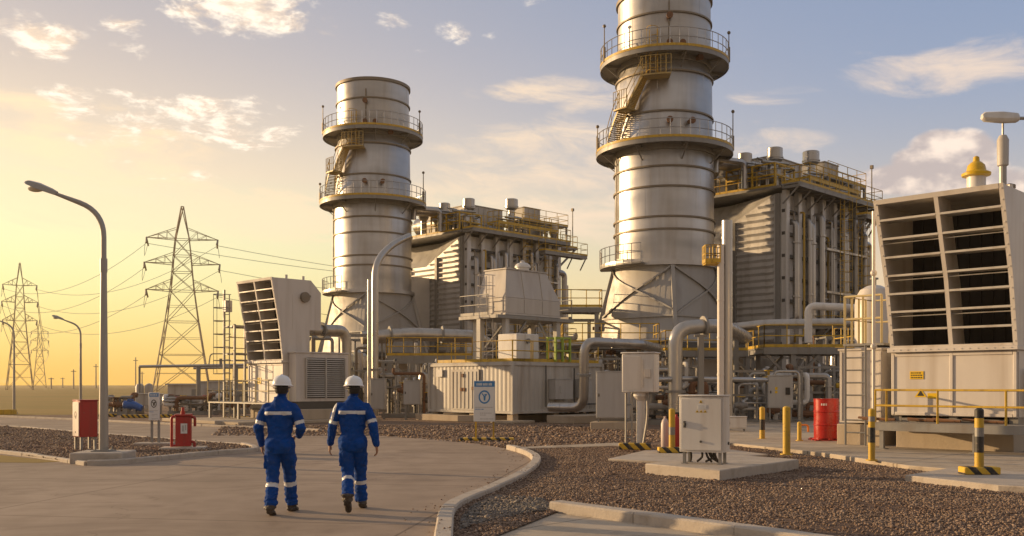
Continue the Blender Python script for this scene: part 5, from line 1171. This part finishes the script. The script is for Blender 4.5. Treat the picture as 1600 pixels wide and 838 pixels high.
q = MB(); q.tube(fillet([(-.2,-.05,h-.05),(-.29,-.05,h-.08),(-.29,-.05,.02)],.08),.035,8); q.tube(fillet([(.16,-.05,h-.08),(.28,-.05,h-.08),(.28,-.05,h-.32)],.06),.035,8); q.tube(fillet([(.16,-.05,.14),(.27,-.05,.14),(.27,-.05,-.02)],.06),.035,8); q.tube([(-.29,-.05,.05),(-.15,-.05,.05)],.03,8); q.build('pipe_hoop', M['red'], t)
q = MB(); q.box(-.06,.10,-.158,-.1505,h*.42,h*.72,0); q.box(-.03,.02,-.161,-.1582,h*.48,h*.66,1); q.box(.045,.075,-.161,-.1582,h*.52,h*.68,1); q.build('emblem', [M['signwhite'],M['cabgrey']], t)
b = MB(); b.box(-.55,.55,-.35,.35,0,.08); struct('hydrant_footing', b, M['kerb'], loc=(x,y,.03), rotz=R(10), bevel=.02)

# ================================================================== LAMPS
def street_lamp(label, x, y, z, H, reach=1.19, base=True, s=1.0, k=1.0):
    t = thing('street_lamp', label, 'street lamp', (x,y,z), 0, 'street lamps')
    q = MB(); q.tube([(0,0,0),(0,0,.9),(0,0,H-1.6)],[.10*k,.095*k,.066*k],14); q.cyl(0,0,H-1.75,H-1.45,.078*k,n=14); q.box(-.16,.16,-.16,.16,-.02,.02); q.build('pole', M['lampgrey'], t, smooth=.5)
    q = MB(); P = fillet([(0,0,H-1.7),(0,0,H-.42),(-reach*.9,0,H-.02)], .6, 8); q.tube(P, [.058*k]*(len(P)-1)+[.038*k], 10); q.build('arm', M['lampgrey'], t, smooth=.5)
    u = Vector((-reach*.9,0,H-.02)) - Vector((0,0,H-.42)); u.normalize(); e = Vector((-reach*.9,0,H-.02)); nrm = Vector((-u.z,0,u.x)); 
    if nrm.z < 0: nrm = -nrm
    q = MB(); L_ = .68
    secs = ((-.05,.05,.06),(.08,.11,.085),(.38,.15,.105),(.60,.13,.08),(L_,.06,.035)); vs = []
    for (d, hw, hh) in secs:
        c = e + u*d
        for (a, b_) in ((-1,-.45),(-.8,.7),(0,1),(.8,.7),(1,-.45)): vs.append(c + Vector((0,1,0))*hw*a + nrm*hh*b_)
    fs = []
    for i in range(len(secs)-1):
        for j in range(5): j2 = (j+1)%5; fs.append((i*5+j,i*5+j2,(i+1)*5+j2,(i+1)*5+j))
    fs += [(4,3,2,1,0),tuple(20+j for j in range(5))]; q.add(vs, fs); hd = q.build('lamp_head', M['lampgrey'], t, smooth=.8)
    q = MB(); c = e + u*.42 - nrm*.05; q.sphere((c.x,c.y,c.z), .13, 12, 8, sz=(1.4,.8,.55)); q.build('lens', M['lampglass'], hd)
    if base:
        q = MB()
        for a in (-.13,.13):
            for b_ in (-.13,.13): q.cyl(a,b_,.0,.09,.02,n=6)
        q.box(-.2,.2,-.2,.2,-.018,.0); q.build('base_plate', M['steel'], t)
    return t
x, y = G(162,716,.1); street_lamp('tallest curved street lamp, on a concrete block in the gravel bed', x,y,.27, PZ(301,y)-.27)
b = MB(); b.box(-.55,.55,-.5,.5,-.1,.20); struct('lamp_footing', b, M['kerb'], loc=(x,y,.05), rotz=R(4), bevel=.03)
street_lamp('farther curved street lamp rising behind the red fire cabinet', PX(126,58),58,0, PZ(499,58), k=.9)
t = street_lamp('farthest street lamp pole, in line with the lattice pylon near the picture edge', PX(22,57),57,0, PZ(499,57), k=.8)
b = MB(); b.box(-.5,.5,-.3,.3,0,.3); tag(b.build('kerb_block', M['yellow'], None, loc=(PX(9,55.6),55.6,.0), bevel=.03), 'small yellow block at the road edge by the farthest lamp pole', 'kerb block')
# lamp behind the near intake
Yl = 27.5; t = thing('street_lamp', 'flat headed lamp on a pole with a thick grey ballast case behind the near intake', 'street lamp', (PX(1567,Yl),Yl,0), 0, 'street lamps')
zh = PZ(184,Yl); zc0, zc1 = PZ(262,Yl), PZ(211,Yl)
q = MB(); q.cyl(0,0,.1,zc0+.1,.10,n=12); q.cyl(0,0,zc0,zh-.1,.03,n=8); q.build('pole', M['lampgrey'], t, smooth=.5)
q = MB(); q.lathe([(.05,zc0),(.15,zc0+.06),(.16,zc1-.15),(.10,zc1-.02),(.04,zc1)],14); q.build('ballast_case', M['contgrey'], t, smooth=.5)
q = MB(); vs = []; secs = ((-.60,.09,.08),(-.52,.13,.15),(0,.15,.18),(.40,.13,.15),(.46,.07,.09))
for (d, hw, hh) in secs:
    for (a, b_) in ((-1,-.3),(-.7,.75),(0,1),(.7,.75),(1,-.3),(.6,-.8),(-.6,-.8)): vs.append((d, hw*a, zh+hh*b_-.03*d))
fs = []
for i in range(4):
    for j in range(7): j2 = (j+1)%7; fs.append((i*7+j,i*7+j2,(i+1)*7+j2,(i+1)*7+j))
fs += [tuple(6-j for j in range(7)), tuple(28+j for j in range(7))]; q.add(vs, fs); q.build('lamp_head', M['white'], t, smooth=.8)
q = MB(); q.tube([(.48,0,zh-.02),(1.6,0,zh-.02)],.05,8); q.build('arm', M['lampgrey'], t)

# ================================================================== PYLONS AND LINES
def pylon(label, x, y, H, rot=0, ws=1.0, thick=1.0):
    t = thing('pylon', label, 'pylon', (x,y,0), rot, 'lattice pylons'); s = H/45.0
    prof = [(0,6.4),(9,5.0),(17,3.75),(24.5,2.75),(29,2.3),(33,2.0),(37,1.6),(45,.25)]
    tk = .20*thick
    q = MB()
    def cn(i):
        z, w_ = prof[i]; return [Vector((a*w_*s*ws, b_*w_*s*ws, z*s)) for a, b_ in ((-1,-1),(1,-1),(1,1),(-1,1))]
    for i in range(len(prof)-1):
        A, B = cn(i), cn(i+1)
        for k in range(4):
            k2 = (k+1)%4; q.beam(A[k],B[k],tk*s); q.beam(A[k],B[k2],tk*.6*s); q.beam(A[k2],B[k],tk*.6*s); q.beam(B[k],B[k2],tk*.6*s)
            if i < 3:
                m_ = (A[k]+B[k2]+A[k2]+B[k])/4; q.beam((A[k]+B[k])/2,m_,tk*.4*s); q.beam((A[k2]+B[k2])/2,m_,tk*.4*s)
    q.build('lattice_body', M['pylon'], t, smooth=0)
    tips = []
    for (z, w_, tip) in ((37,1.6,8.2),(31,2.15,8.7),(24.5,2.75,8.3)):
        for sd in (-1,1):
            q = MB(); T = Vector((sd*tip*s*ws,0,(z+.2)*s))
            for b_ in (-1,1):
                lo = Vector((sd*w_*s*ws,b_*w_*s*ws,z*s)); hi = Vector((sd*w_*.9*s*ws,b_*w_*.9*s*ws,(z+2.6)*s))
                q.beam(lo,T,tk*.8*s); q.beam(hi,T,tk*.6*s); pr = lo
                for k in (.3,.6): c = lo.lerp(T,k); d = hi.lerp(T,k); q.beam(c,d,tk*.4*s); q.beam(pr,d,tk*.4*s); pr = c
            q.build('cross_arm', M['pylon'], t, smooth=0)
            q = MB()
            for b_ in (-1,1):
                e = T + Vector((sd*-.2,b_*2.8,-1.6))*s; q.tube([T,e],.2*s*thick,6)
            a_ = T + Vector((0,-2.8,-1.6))*s; c_ = T + Vector((0,2.8,-1.6))*s; q.tube([a_, a_+Vector((sd*.3,1,-1.8))*s, T+Vector((sd*.4,0,-4.4))*s, c_+Vector((sd*.3,-1,-1.8))*s, c_],.05*s*thick,4)
            q.build('insulator', M['ring'], t)
            tips.append(Matrix.Rotation(rot,3,'Z') @ (T+Vector((0,0,-1.4*s))) + Vector((x,y,0)))
    return tips
t1 = pylon('largest lattice pylon, whole outline clear left of the chimneys', PX(285,235),235, PZ(323,235), R(16))
t2 = pylon('lattice pylon behind the lamp pole by the picture edge', PX(31,335),335, PZ(411,335), R(24), ws=.66)
t3 = pylon('smallest and farthest lattice pylon on the plain', PX(62,620),620, PZ(500,620), R(24), ws=.62, thick=1.3)
def wire(a, b_, sag, label, r=.045):
    q = MB(); P = []
    for i in range(17): k = i/16; c = Vector(a).lerp(Vector(b_),k); c.z -= sag*4*k*(1-k); P.append(c)
    q.tube(P, r, 4); tag(q.build('power_line', M['wire']), label, 'power line', 'overhead power lines')
for i in range(6): wire(t1[i], t2[i], 6, 'thin overhead line sagging between the largest pylon and the pylon by the lamp pole', .06)
for i in range(6): wire(t2[i], t3[i], 9, 'thin overhead line between the edge pylon and the smallest pylon', .09)
for i in (1,3,5,0): wire(t1[i], (60+i*2, 255+i*3, t1[i].z-9), 4, 'thin overhead line running from the largest pylon behind the chimneys', .055)

# ================================================================== FAR PLANT AT THE LEFT
t = thing('pipe_bridge', 'goalpost shaped pipe bridge crossing in front of the largest pylon', 'pipe bridge', (0,60,0))
z = PZ(573,60)
q = MB(); q.tube([(PX(218,60),0,z),(PX(385,60),0,z+.1)],.09,8); q.tube([(PX(300,60),.3,z-.1),(PX(385,60),.3,z-.05)],.07,8); q.build('pipe', M['galv'], t)
for px, r in ((218,.07),(310,.14),(366,.1),(370,.08)):
    q = MB(); q.tube([(PX(px,60),0,0),(PX(px,60),0,z)],r,8); q.build('post', M['steel'], t)
q = MB(); q.tube(fillet([(PX(325,60),.1,z),(PX(328,60),.1,z+.8),(PX(350,60),.1,z+.8)],.2),.04,6); q.tube([(PX(345,60),0,z),(PX(345,60),0,z+.5)],.1,8); q.build('riser', M['steel'], t)
t = thing('building', 'low flat roofed pale shed at the far side of the pipe bridge', 'shed', (PX(262,72),72,0))
q = MB(); q.box(0,4.4,0,4,0,1.7); q.build('wall', M['contgrey'], t)
q = MB(); q.box(-.15,4.55,-.15,4.1,1.701,1.82); q.build('roof', M['cabgrey'], t)
q = MB(); q.box(1.8,2.6,-.03,-.002,0,1.4); q.build('door', M['steel'], t)
t = thing('building', 'taller pale grey box cabin right of the low flat roofed shed', 'cabin', (PX(310,66),66,0))
q = MB(); q.box(0,1.9,0,2,0,1.9); q.build('wall', M['cabgrey'], t)
q = MB(); q.box(-.08,1.98,-.08,2.05,1.901,1.98); q.build('roof', M['cabgrey'], t)
q = MB(); q.box(.5,1.2,-.03,-.002,.1,1.5); q.build('door', M['contgrey'], t)
t = thing('building', 'dark low hut on the plain behind the ladder tower', 'hut', (PX(352,80),80,0))
q = MB(); q.box(0,3.6,0,3,0,1.75); q.build('wall', M['steel'], t)
q = MB(); q.box(-.1,3.7,-.1,3.1,1.751,1.85); q.build('roof', M['dark'], t)
t = thing('generator_box', 'pale box housing on legs directly right of the blue motor', 'generator', (PX(211,56),56,0))
q = MB(); q.box(0,1.25,0,1.1,.5,1.15); q.box(-.08,1.3,-.05,1.15,1.151,1.2); q.build('body', M['contgrey'], t, bevel=.02)
for xx in (.1,1.15): q = MB(); q.box(xx-.05,xx+.05,.1,1.0,0,.5); q.build('leg', M['steel'], t)
t = thing('storage_tank', 'slim pair of pale upright tanks behind the notice board', 'tank', (PX(222,62),62,0))
for xx in (-.15,.45):
    q = MB(); q.lathe([(.24,.2),(.26,.3),(.26,1.6),(.2,1.75),(.04,1.82)],14,c=(xx,0)); q.build('shell', M['contgrey'], t, smooth=.5)
q = MB(); q.box(-.4,.7,-.25,.25,0,.2); q.build('base', M['plinth'], t)
t = thing('motor', 'bright blue motor and pump on a grey stand near the plain', 'motor', (PX(206,52.5),52.5,0))
q = MB(); q.tube([(-.45,0,.62),(-.40,0,.62),(.1,0,.60),(.55,0,.42)],[.16,.24,.24,.17],14); q.box(-.2,.05,-.15,.15,.8,.95); q.build('body', M['bluepaint'], t, smooth=.5)
q = MB(); q.box(-.35,-.2,-.15,.15,0,.45); q.box(.1,.25,-.15,.15,0,.4); q.build('stand', M['steel'], t)
skid('low pipework with yellow supports left of the blue motor', (PX(170,54),54,0), 0, 1.0,.9,.95, 22, 8, 3, False)
skid('low yellow valved pipework behind the hydrant cabinet', (PX(262,55),55,0), 0, 2.6,1.1,1.05, 23, 12, 5, False)
skid('low pipework between the pale cabin and the ladder tower', (PX(335,57),57,0), 0, 1.8,1.1,1.3, 24, 9, 3)
for (px, Y, w_, lab) in ((168,51,.9,'striped kerb block below the pipework left of the blue motor'),(214,49.5,1.6,'striped kerb block in front of the pale generator box'),(262,50,1.2,'striped kerb block at the road edge behind the hydrant cabinet'),(372,47,1.3,'striped kerb block at the foot of the ladder tower')):
    hazblock(lab, PX(px,Y), Y, .02, w_)
b = MB(); b.box(0,3.5,0,.5,0,.18); struct('kerb_slab', b, M['kerb'], loc=(PX(335,41),41,.01), rotz=R(8), bevel=.03)
# distant poles on the skyline
for i, (px, h) in enumerate(((80,5),(115,9),(150,12),(212,16),(222,9),(98,6))):
    Y = 420+i*25; q = MB(); q.cyl(0,0,0,h,.35,.25,6); q.beam((-1.2,0,h*.9),(1.2,0,h*.9),.3)
    tag(q.build('utility_pole', M['wire'], None, loc=(PX(px,Y),Y,0)), 'faint far off pole on the skyline of the plain', 'pole', 'far off poles')
# ================================================================== PEOPLE
M['cloth'] = pmat('blue_coverall', (.007,.058,.265), .85, 0, .25, 6, .5, 70, dirt=(.045,.085,.22), damt=.45, spec=.15)
M['tape'] = pmat('reflective_tape', (.62,.62,.62), .4, 0, .06, 12)
M['skin'] = pmat('skin', (.34,.17,.10), .55, 0, .1, 12)
M['boot'] = pmat('boot_leather', (.06,.042,.028), .65, 0, .3, 14)
M['sole'] = pmat('boot_sole', (.10,.075,.05), .8, 0, .2, 14)
M['hair'] = pmat('dark_hair', (.015,.012,.010), .6, 0, .3, 60)
M['hat'] = pmat('hard_hat_shell', (.80,.80,.79), .28, 0, .03, 5)
from mathutils import noise as mnoise

def loft(B, rings, n=20):            # rings: (centre, x-axis vector, y-axis vector)
    vs = []; k = len(rings)
    for c, ax, ay in rings:
        c = Vector(c)
        for j in range(n):
            a = 2*math.pi*j/n; vs.append(c + Vector(ax)*math.cos(a) + Vector(ay)*math.sin(a))
    fs = []
    for i in range(k-1):
        for j in range(n): j2 = (j+1)%n; fs.append((i*n+j,i*n+j2,(i+1)*n+j2,(i+1)*n+j))
    fs += [tuple(range(n-1,-1,-1)), tuple((k-1)*n+j for j in range(n))]; B.add(vs, fs)
def limb(B, pts, rad, n=16, flat=1.0, endcap=True):
    P = [Vector(p) for p in pts]; B.tube(P, rad, n)
    for p, r in zip(P, rad): B.sphere(p, r*.985, 12, 8)

def voxel(B, size, it=3, sm=.5):
    me = bpy.data.meshes.new('tmp'); me.from_pydata(B.v, [], B.f); o = bpy.data.objects.new('tmp', me); COL.objects.link(o)
    bm = bmesh.new(); bm.from_mesh(me); bmesh.ops.recalc_face_normals(bm, faces=bm.faces); bm.to_mesh(me); bm.free()
    r = o.modifiers.new('r','REMESH'); r.mode = 'VOXEL'; r.voxel_size = size; r.adaptivity = 0
    s = o.modifiers.new('s','SMOOTH'); s.factor = sm; s.iterations = it
    dg = bpy.context.evaluated_depsgraph_get(); out = bpy.data.meshes.new_from_object(o.evaluated_get(dg))
    v = np.empty(len(out.vertices)*3); out.vertices.foreach_get('co', v); fs = [tuple(p.vertices) for p in out.polygons]
    bpy.data.objects.remove(o); bpy.data.meshes.remove(me); bpy.data.meshes.remove(out)
    return v.reshape(-1,3), fs
def segd(P, a, b):
    a = np.array(a); b = np.array(b); d = b-a; t = np.clip(((P-a)@d)/(d@d), 0, 1); return np.linalg.norm(P-(a+t[:,None]*d), axis=1), t

def hand(B, wrist, direction, palm_n, side, curl=.5, s=1.0):
    # direction: along the hand; palm_n: palm normal; side: towards the thumb
    d = Vector(direction).normalized(); n = Vector(palm_n); n = (n-d*n.dot(d)).normalized(); t = d.cross(n); 
    if t.dot(Vector(side)) < 0: t = -t
    w = Vector(wrist)
    loft(B, [(w-d*.03, t*.026*s, n*.021*s),(w+d*.015*s, t*.030*s, n*.019*s),(w+d*.05*s, t*.041*s, n*.016*s),(w+d*.085*s, t*.042*s, n*.014*s),(w+d*.097*s, t*.036*s, n*.011*s)], 14)
    for k, (off, ln) in enumerate(((.031,.070),(.0105,.078),(-.0105,.073),(-.031,.058))):
        b0 = w+d*.088*s+t*off*s; ang = curl*(1+.12*k); p = [b0-d*.02*s, b0]; cur = d.copy(); 
        for j, f in enumerate((.45,.32,.23)):
            q = Matrix.Rotation(ang*(.55 if j == 0 else .75), 3, d.cross(n)) @ cur; cur = q; p.append(p[-1]+cur*ln*f*s)
        B.tube(p, [.0088*s,.0088*s,.0084*s,.0078*s,.0058*s], 8)
        B.sphere(p[-1], .0060*s, 8, 6)
    b0 = w+d*.02*s+t*.026*s; p = [b0-t*.01*s, b0+t*.012*s+d*.012*s+n*.006*s, b0+t*.026*s+d*.042*s+n*.014*s, b0+t*.026*s+d*.068*s+n*.020*s]
    B.tube(p, [.013*s,.0125*s,.0105*s,.007*s], 8); B.sphere(p[-1], .0072*s, 8, 6)

def make_person(label, loc, rotz, J, seed):
    """J: joints in metres, person faces +y; back is -y."""
    V3 = lambda k: Vector(J[k])
    B = MB()
    pel, che, nk, hd = V3('pelvis'), V3('chest'), V3('neck'), V3('head')
    X = Vector((1,0,0)); Y = Vector((0,1,0))
    up = lambda z: pel.lerp(che, (z-.93)/(1.28-.93)) if z < 1.28 else che.lerp(nk, (z-1.28)/(1.50-1.28))
    tors = [(.80,.150,.115),(.86,.165,.135),(.93,.170,.138),(1.00,.162,.128),(1.05,.150,.116),(1.08,.160,.122),(1.14,.170,.126),(1.22,.186,.128),(1.30,.205,.130),(1.37,.206,.122),(1.415,.185,.108),(1.455,.140,.092),(1.49,.092,.080),(1.515,.074,.074)]
    loft(B, [(up(z), X*rx, Y*ry) for z, rx, ry in tors], 28)
    B.sphere(up(.90)+Vector((.075,-.055,0)), .098, 14, 10); B.sphere(up(.90)+Vector((-.075,-.055,0)), .098, 14, 10)      # seat
    B.sphere(up(1.33)+Vector((.10,-.045,0)), .10, 14, 10); B.sphere(up(1.33)+Vector((-.10,-.045,0)), .10, 14, 10)        # shoulder blades
    B.tube([up(1.475), up(1.53)], [.082,.076], 18)                                                                        # collar
    B.tube([nk, nk.lerp(hd,.75)], [.056,.052], 14)                                                                        # neck
    # head: skull, jaw, nose, ears
    B.sphere(hd+Vector((0,-.008,.02)), .098, 20, 14, sz=(.80,1.0,1.12)); B.sphere(hd+Vector((0,.030,-.045)), .070, 16, 10, sz=(.82,.9,1.0))
    B.tube([hd+Vector((0,.085,.015)),hd+Vector((0,.112,-.022)),hd+Vector((0,.088,-.032))],[.010,.017,.012],8)
    for s_ in (-1,1):
        B.sphere(hd+Vector((s_*.080,-.004,-.010)), .031, 10, 8, sz=(.42,.62,1.05)); B.sphere(hd+Vector((s_*.033,.078,.020)), .016, 8, 6)
    B.tube([hd+Vector((-.024,.088,-.062)),hd+Vector((.024,.088,-.062))],.010,6)
    for s_, L_ in ((-1,'l'),(1,'r')):
        sh, elb, wr = V3('sh_'+L_), V3('el_'+L_), V3('wr_'+L_); hp, kn, an, toe = V3('hip_'+L_), V3('kn_'+L_), V3('an_'+L_), V3('toe_'+L_)
        limb(B, [up(1.40)+Vector((s_*.10,0,-.01)), sh+Vector((-s_*.02,0,-.03)), sh.lerp(elb,.45), elb], [.080,.073,.066,.060])
        limb(B, [elb, elb.lerp(wr,.35), elb.lerp(wr,.8), wr], [.062,.060,.051,.047])
        limb(B, [hp+Vector((0,0,.04)), hp.lerp(kn,.35), hp.lerp(kn,.75), kn], [.112,.103,.088,.083])
        limb(B, [kn, kn.lerp(an,.3), kn.lerp(an,.75), kn.lerp(an,.93)], [.083,.082,.080,.084])
        cp = hp.lerp(kn,.52)+Vector((s_*.086,-.01,0)); B.box(cp.x-.014,cp.x+.014,cp.y-.065,cp.y+.065,cp.z-.085,cp.z+.085)     # thigh pocket
        # boot: heel to toe along the foot direction
        fd = (toe-an); fd = (fd - Vector((0,0,0))).normalized(); side = Vector((1,0,0)); upv = side.cross(fd).normalized()
        L0 = an - upv*.055 - fd*.075
        loft(B, [(L0-fd*.006+upv*.02, side*.028, upv*.03),(L0+fd*.02+upv*.012, side*.040, upv*.048),(L0+fd*.09+upv*.012, side*.043, upv*.052),(L0+fd*.16+upv*.002, side*.050, upv*.042),(L0+fd*.235-upv*.006, side*.048, upv*.032),(L0+fd*.272-upv*.010, side*.030, upv*.022)], 16)
        B.tube([an-upv*.03, kn.lerp(an,.8)], [.055,.058], 14)
    v, f = voxel(B, .0085, 4, .5)
    n0 = len(v)
    bones = [('torso',pel,che,.17),('torso',che,nk,.17),('neck',nk,hd-Vector((0,0,.03)),.06),('head',hd,hd+Vector((0,0,.03)),.1)]
    for L_ in 'lr':
        bones += [('ua'+L_,V3('sh_'+L_),V3('el_'+L_),.075),('fa'+L_,V3('el_'+L_),V3('wr_'+L_),.055),('th'+L_,V3('hip_'+L_),V3('kn_'+L_),.1),('sh'+L_,V3('kn_'+L_),V3('an_'+L_),.08),('ft'+L_,V3('an_'+L_)-Vector((0,0,.03)),V3('toe_'+L_),.05)]
    # cloth folds
    Dm = np.stack([segd(v, a, b)[0]/r for _, a, b, r in bones]); Tm = np.stack([segd(v, a, b)[1] for _, a, b, r in bones]); bi = Dm.argmin(0)
    nb = [b[0] for b in bones]
    me = bpy.data.meshes.new('t'); me.from_pydata(v.tolist(), [], f); me.update(); nr = np.empty(len(v)*3); me.vertices.foreach_get('normal', nr); nr = nr.reshape(-1,3); bpy.data.meshes.remove(me)
    for i in range(n0):
        k = nb[bi[i]]
        if k in ('neck','head') or k.startswith('ft'): continue
        p = Vector(v[i]); t = Tm[bi[i], i]
        sx = 1.0 if k == 'torso' else 1.0
        a = mnoise.noise(Vector((p.x*9+seed, p.y*9, p.z*17+p.x*7))) ; b = mnoise.noise(Vector((p.x*22, p.y*22+seed, p.z*34-p.x*14)))
        amp = .013
        if k.startswith('sh'): amp = .013+.014*max(0,t-.55)*2; a = mnoise.noise(Vector((p.x*6+seed,p.y*6,p.z*26)))
        if k.startswith('fa') or k.startswith('ua'): amp = .008+.006*(1-abs(t-(0 if k[0]=='f' else 1)))
        if k == 'torso' and abs(p.z-1.05) < .1: amp = .013; a = mnoise.noise(Vector((p.x*16+seed,p.y*10,p.z*20)))
        v[i] += nr[i]*(a*amp + b*amp*.45)
    # hands from a finer mesh, joined inside the cuffs
    HB = MB(); hv = None; vs_all = [v]; f_all = list(f)
    for s_, L_ in ((-1,'l'),(1,'r')):
        HB = MB(); h = J['hand_'+L_]; hand(HB, V3('wr_'+L_)+Vector(h[0]).normalized()*.012, h[0], h[1], h[2], h[3], 1.02)
        hv, hf = voxel(HB, .0042, 2, .4); o_ = sum(len(q) for q in vs_all); vs_all.append(hv); f_all += [tuple(i+o_ for i in q) for q in hf]
    V = np.concatenate(vs_all)
    me = bpy.data.meshes.new('person'); me.from_pydata(V.tolist(), [], f_all)
    for k in ('cloth','tape','skin','boot'): me.materials.append(M[k])
    C = np.array([V[list(q)].mean(0) for q in f_all]); D = np.stack([segd(C, a, b)[0]/r for _, a, b, r in bones]); T = np.stack([segd(C, a, b)[1] for _, a, b, r in bones]); bb = D.argmin(0)
    mi = np.zeros(len(f_all), int); nbody = len(f)
    for i in range(len(f_all)):
        if i >= nbody: mi[i] = 2; continue
        k = nb[bb[i]]; t = T[bb[i], i]; c = C[i]
        if k == 'head' or (k == 'neck' and t > .25 and c[2] > nk.z+.028): mi[i] = 2
        elif k == 'torso' and abs(c[2]-J.get('band',1.325)) < .024 and abs(c[0]-che.x) < .2: mi[i] = 1
        elif k[:2] == 'ua' and .70 < t < .86: mi[i] = 1
        elif k[:2] == 'fa' and t < .0: mi[i] = 1
        elif k[:2] == 'sh' and .24 < t < .38: mi[i] = 1
        elif k[:2] == 'ft' and c[2] < V3('an_'+k[-1]).z+.03: mi[i] = 3
        elif k[:2] == 'sh' and t > .965: mi[i] = 3
        if J.get('sleeve') and k[:2] == 'ua' and k[-1] in J['sleeve'] and t < .70 and c[1] < V3('sh_'+k[-1]).y-.005 and abs(c[0]-(V3('sh_'+k[-1]).lerp(V3('el_'+k[-1]),float(t))).x+(.028 if k[-1]=='l' else -.028)) < .017: mi[i] = 1
    me.polygons.foreach_set('material_index', mi.tolist()); me.polygons.foreach_set('use_smooth', [True]*len(me.polygons)); me.update()
    o = bpy.data.objects.new('person', me); COL.objects.link(o); o.location = loc; o.rotation_euler = (0,0,rotz); tag(o, label, 'person', 'workers in blue coveralls')
    # hair and helmet
    q = MB(); q.sphere(hd+Vector((0,-.018,.012)), .104, 20, 14, sz=(.84,.98,1.08))
    keep = [f_ for f_ in q.f if (sum(q.v[i][1] for i in f_)/len(f_) < hd.y+.02 and hd.z-.050 < sum(q.v[i][2] for i in f_)/len(f_) < hd.z+.06)]
    q.f = keep; q.m = [0]*len(keep); q.build('hair', M['hair'], o)
    tilt = J.get('tilt', 0)
    prof = [(.136,0),(.137,.02),(.132,.05),(.118,.083),(.092,.112),(.055,.130),(.0,.137)]
    q = MB(); n = 36; vs = []; fs = []
    for (r, z) in prof[:-1]:
        for j in range(n):
            a = 2*math.pi*j/n; rid = 1+.035*math.exp(-((math.cos(a)/.22)**2))*(z/.13); vs.append((r*.90*math.cos(a)*(1), r*1.06*math.sin(a), z*rid))
    for i in range(len(prof)-2):
        for j in range(n): j2 = (j+1)%n; fs.append((i*n+j,i*n+j2,(i+1)*n+j2,(i+1)*n+j))
    vs.append((0,0,.141)); top = len(vs)-1; o5 = (len(prof)-2)*n
    for j in range(n): fs.append((o5+j,o5+(j+1)%n,top))
    q.add(vs, fs)
    q.tube([(0,.10*math.cos(a)*1.05,.055+.086*math.sin(a)) for a in [math.pi*k/12 for k in range(13)]], .009, 6)     # crown ridge
    hat = q.build('hard_hat', M['hat'], o, loc=hd+Vector((0,0,.048)), smooth=.8); hat.rotation_euler = (tilt,0,0)
    q = MB(); vs = []; fs = []
    for (rs_, z) in ((0.0,.006),(1.0,-.006),(1.0,.002),(0,.014)):
        for j in range(n):
            a = 2*math.pi*j/n; e = (.016 + (.045*max(0,math.sin(a))**2))*rs_; vs.append(((.136*.90+e)*math.cos(a), (.136*1.06+e)*math.sin(a), z-(.006 if rs_ else 0)*max(0,math.sin(a))))
    for i in range(3):
        for j in range(n): j2 = (j+1)%n; fs.append((i*n+j,i*n+j2,(i+1)*n+j2,(i+1)*n+j))
    q.add(vs, fs); q.build('brim', M['hat'], hat, smooth=.8)
    q = MB(); q.tube([(.112*math.cos(a)*.96,.118*math.sin(a),-.028-.010*abs(math.sin(a))) for a in [math.pi+math.pi*k/12 for k in range(13)]], .010, 6); q.build('strap', M['black'], hat)
    return o
def an(x, y, z): return (x,y,z)
PA = dict(pelvis=(0,0,.93), chest=(0,.02,1.28), neck=(0,.03,1.50), head=(.012,.055,1.635), tilt=R(-3),
  sh_l=(-.195,.015,1.415), el_l=(-.275,-.02,1.14), wr_l=(-.275,.10,.915), sh_r=(.195,.015,1.415), el_r=(.292,-.02,1.14), wr_r=(.20,.19,1.02),
  hand_l=((.06,.15,-.95),(1,.3,0),(.1,1,.2),.5), hand_r=((-.75,.55,-.1),(0,.2,-1),(0,.5,1),.7),
  hip_l=(-.086,0,.90), kn_l=(-.090,-.005,.50), an_l=(-.078,-.14,.112), toe_l=(-.09,.08,.045),
  hip_r=(.086,.01,.90), kn_r=(.072,.20,.53), an_r=(.058,.33,.104), toe_r=(.07,.545,.072))
PB = dict(pelvis=(0,0,.93), chest=(.0,.02,1.28), neck=(.005,.035,1.50), head=(.01,.06,1.63), tilt=R(-4), sleeve='l',
  sh_l=(-.195,.0,1.415), el_l=(-.272,.045,1.135), wr_l=(-.318,.13,.90), sh_r=(.195,.02,1.415), el_r=(.275,-.045,1.14), wr_r=(.318,-.02,.90),
  hand_l=((-.08,.22,-.95),(1,.1,0),(.0,1,.2),.35), hand_r=((.08,.20,-.95),(-1,.1,0),(.0,1,.2),.45),
  hip_l=(-.086,-.01,.90), kn_l=(-.066,.02,.50), an_l=(-.030,-.29,.215), toe_l=(-.026,-.165,.035),
  hip_r=(.086,.01,.90), kn_r=(.088,.16,.50), an_r=(.092,.24,.105), toe_r=(.12,.46,.055))
xa, ya = G(437,806); xb, yb = G(551,800)
make_person('worker in blue coverall with both forearms bent forward, white hard hat, seen from behind', (xa,ya,.012), R(-4), PA, 1.3)
make_person('worker in blue coverall with arms hanging loose and one heel lifted, white hard hat', (xb,yb,.012), R(3), PB, 5.7)
# ================================================================== AIR
b = MB(); b.box(-520,420,-60,760,-1.2,62)
m = bpy.data.materials.new('haze_air'); m.use_nodes = True; nt = m.node_tree
for n in list(nt.nodes): nt.nodes.remove(n)
o_ = nt.nodes.new('ShaderNodeOutputMaterial'); v_ = nt.nodes.new('ShaderNodeVolumePrincipled')
v_.inputs['Color'].default_value = (1,.86,.66,1); v_.inputs['Density'].default_value = .00028; v_.inputs['Anisotropy'].default_value = .55
nt.links.new(v_.outputs[0], o_.inputs['Volume'])
tag(b.build('haze', m, smooth=0), kind='stuff')
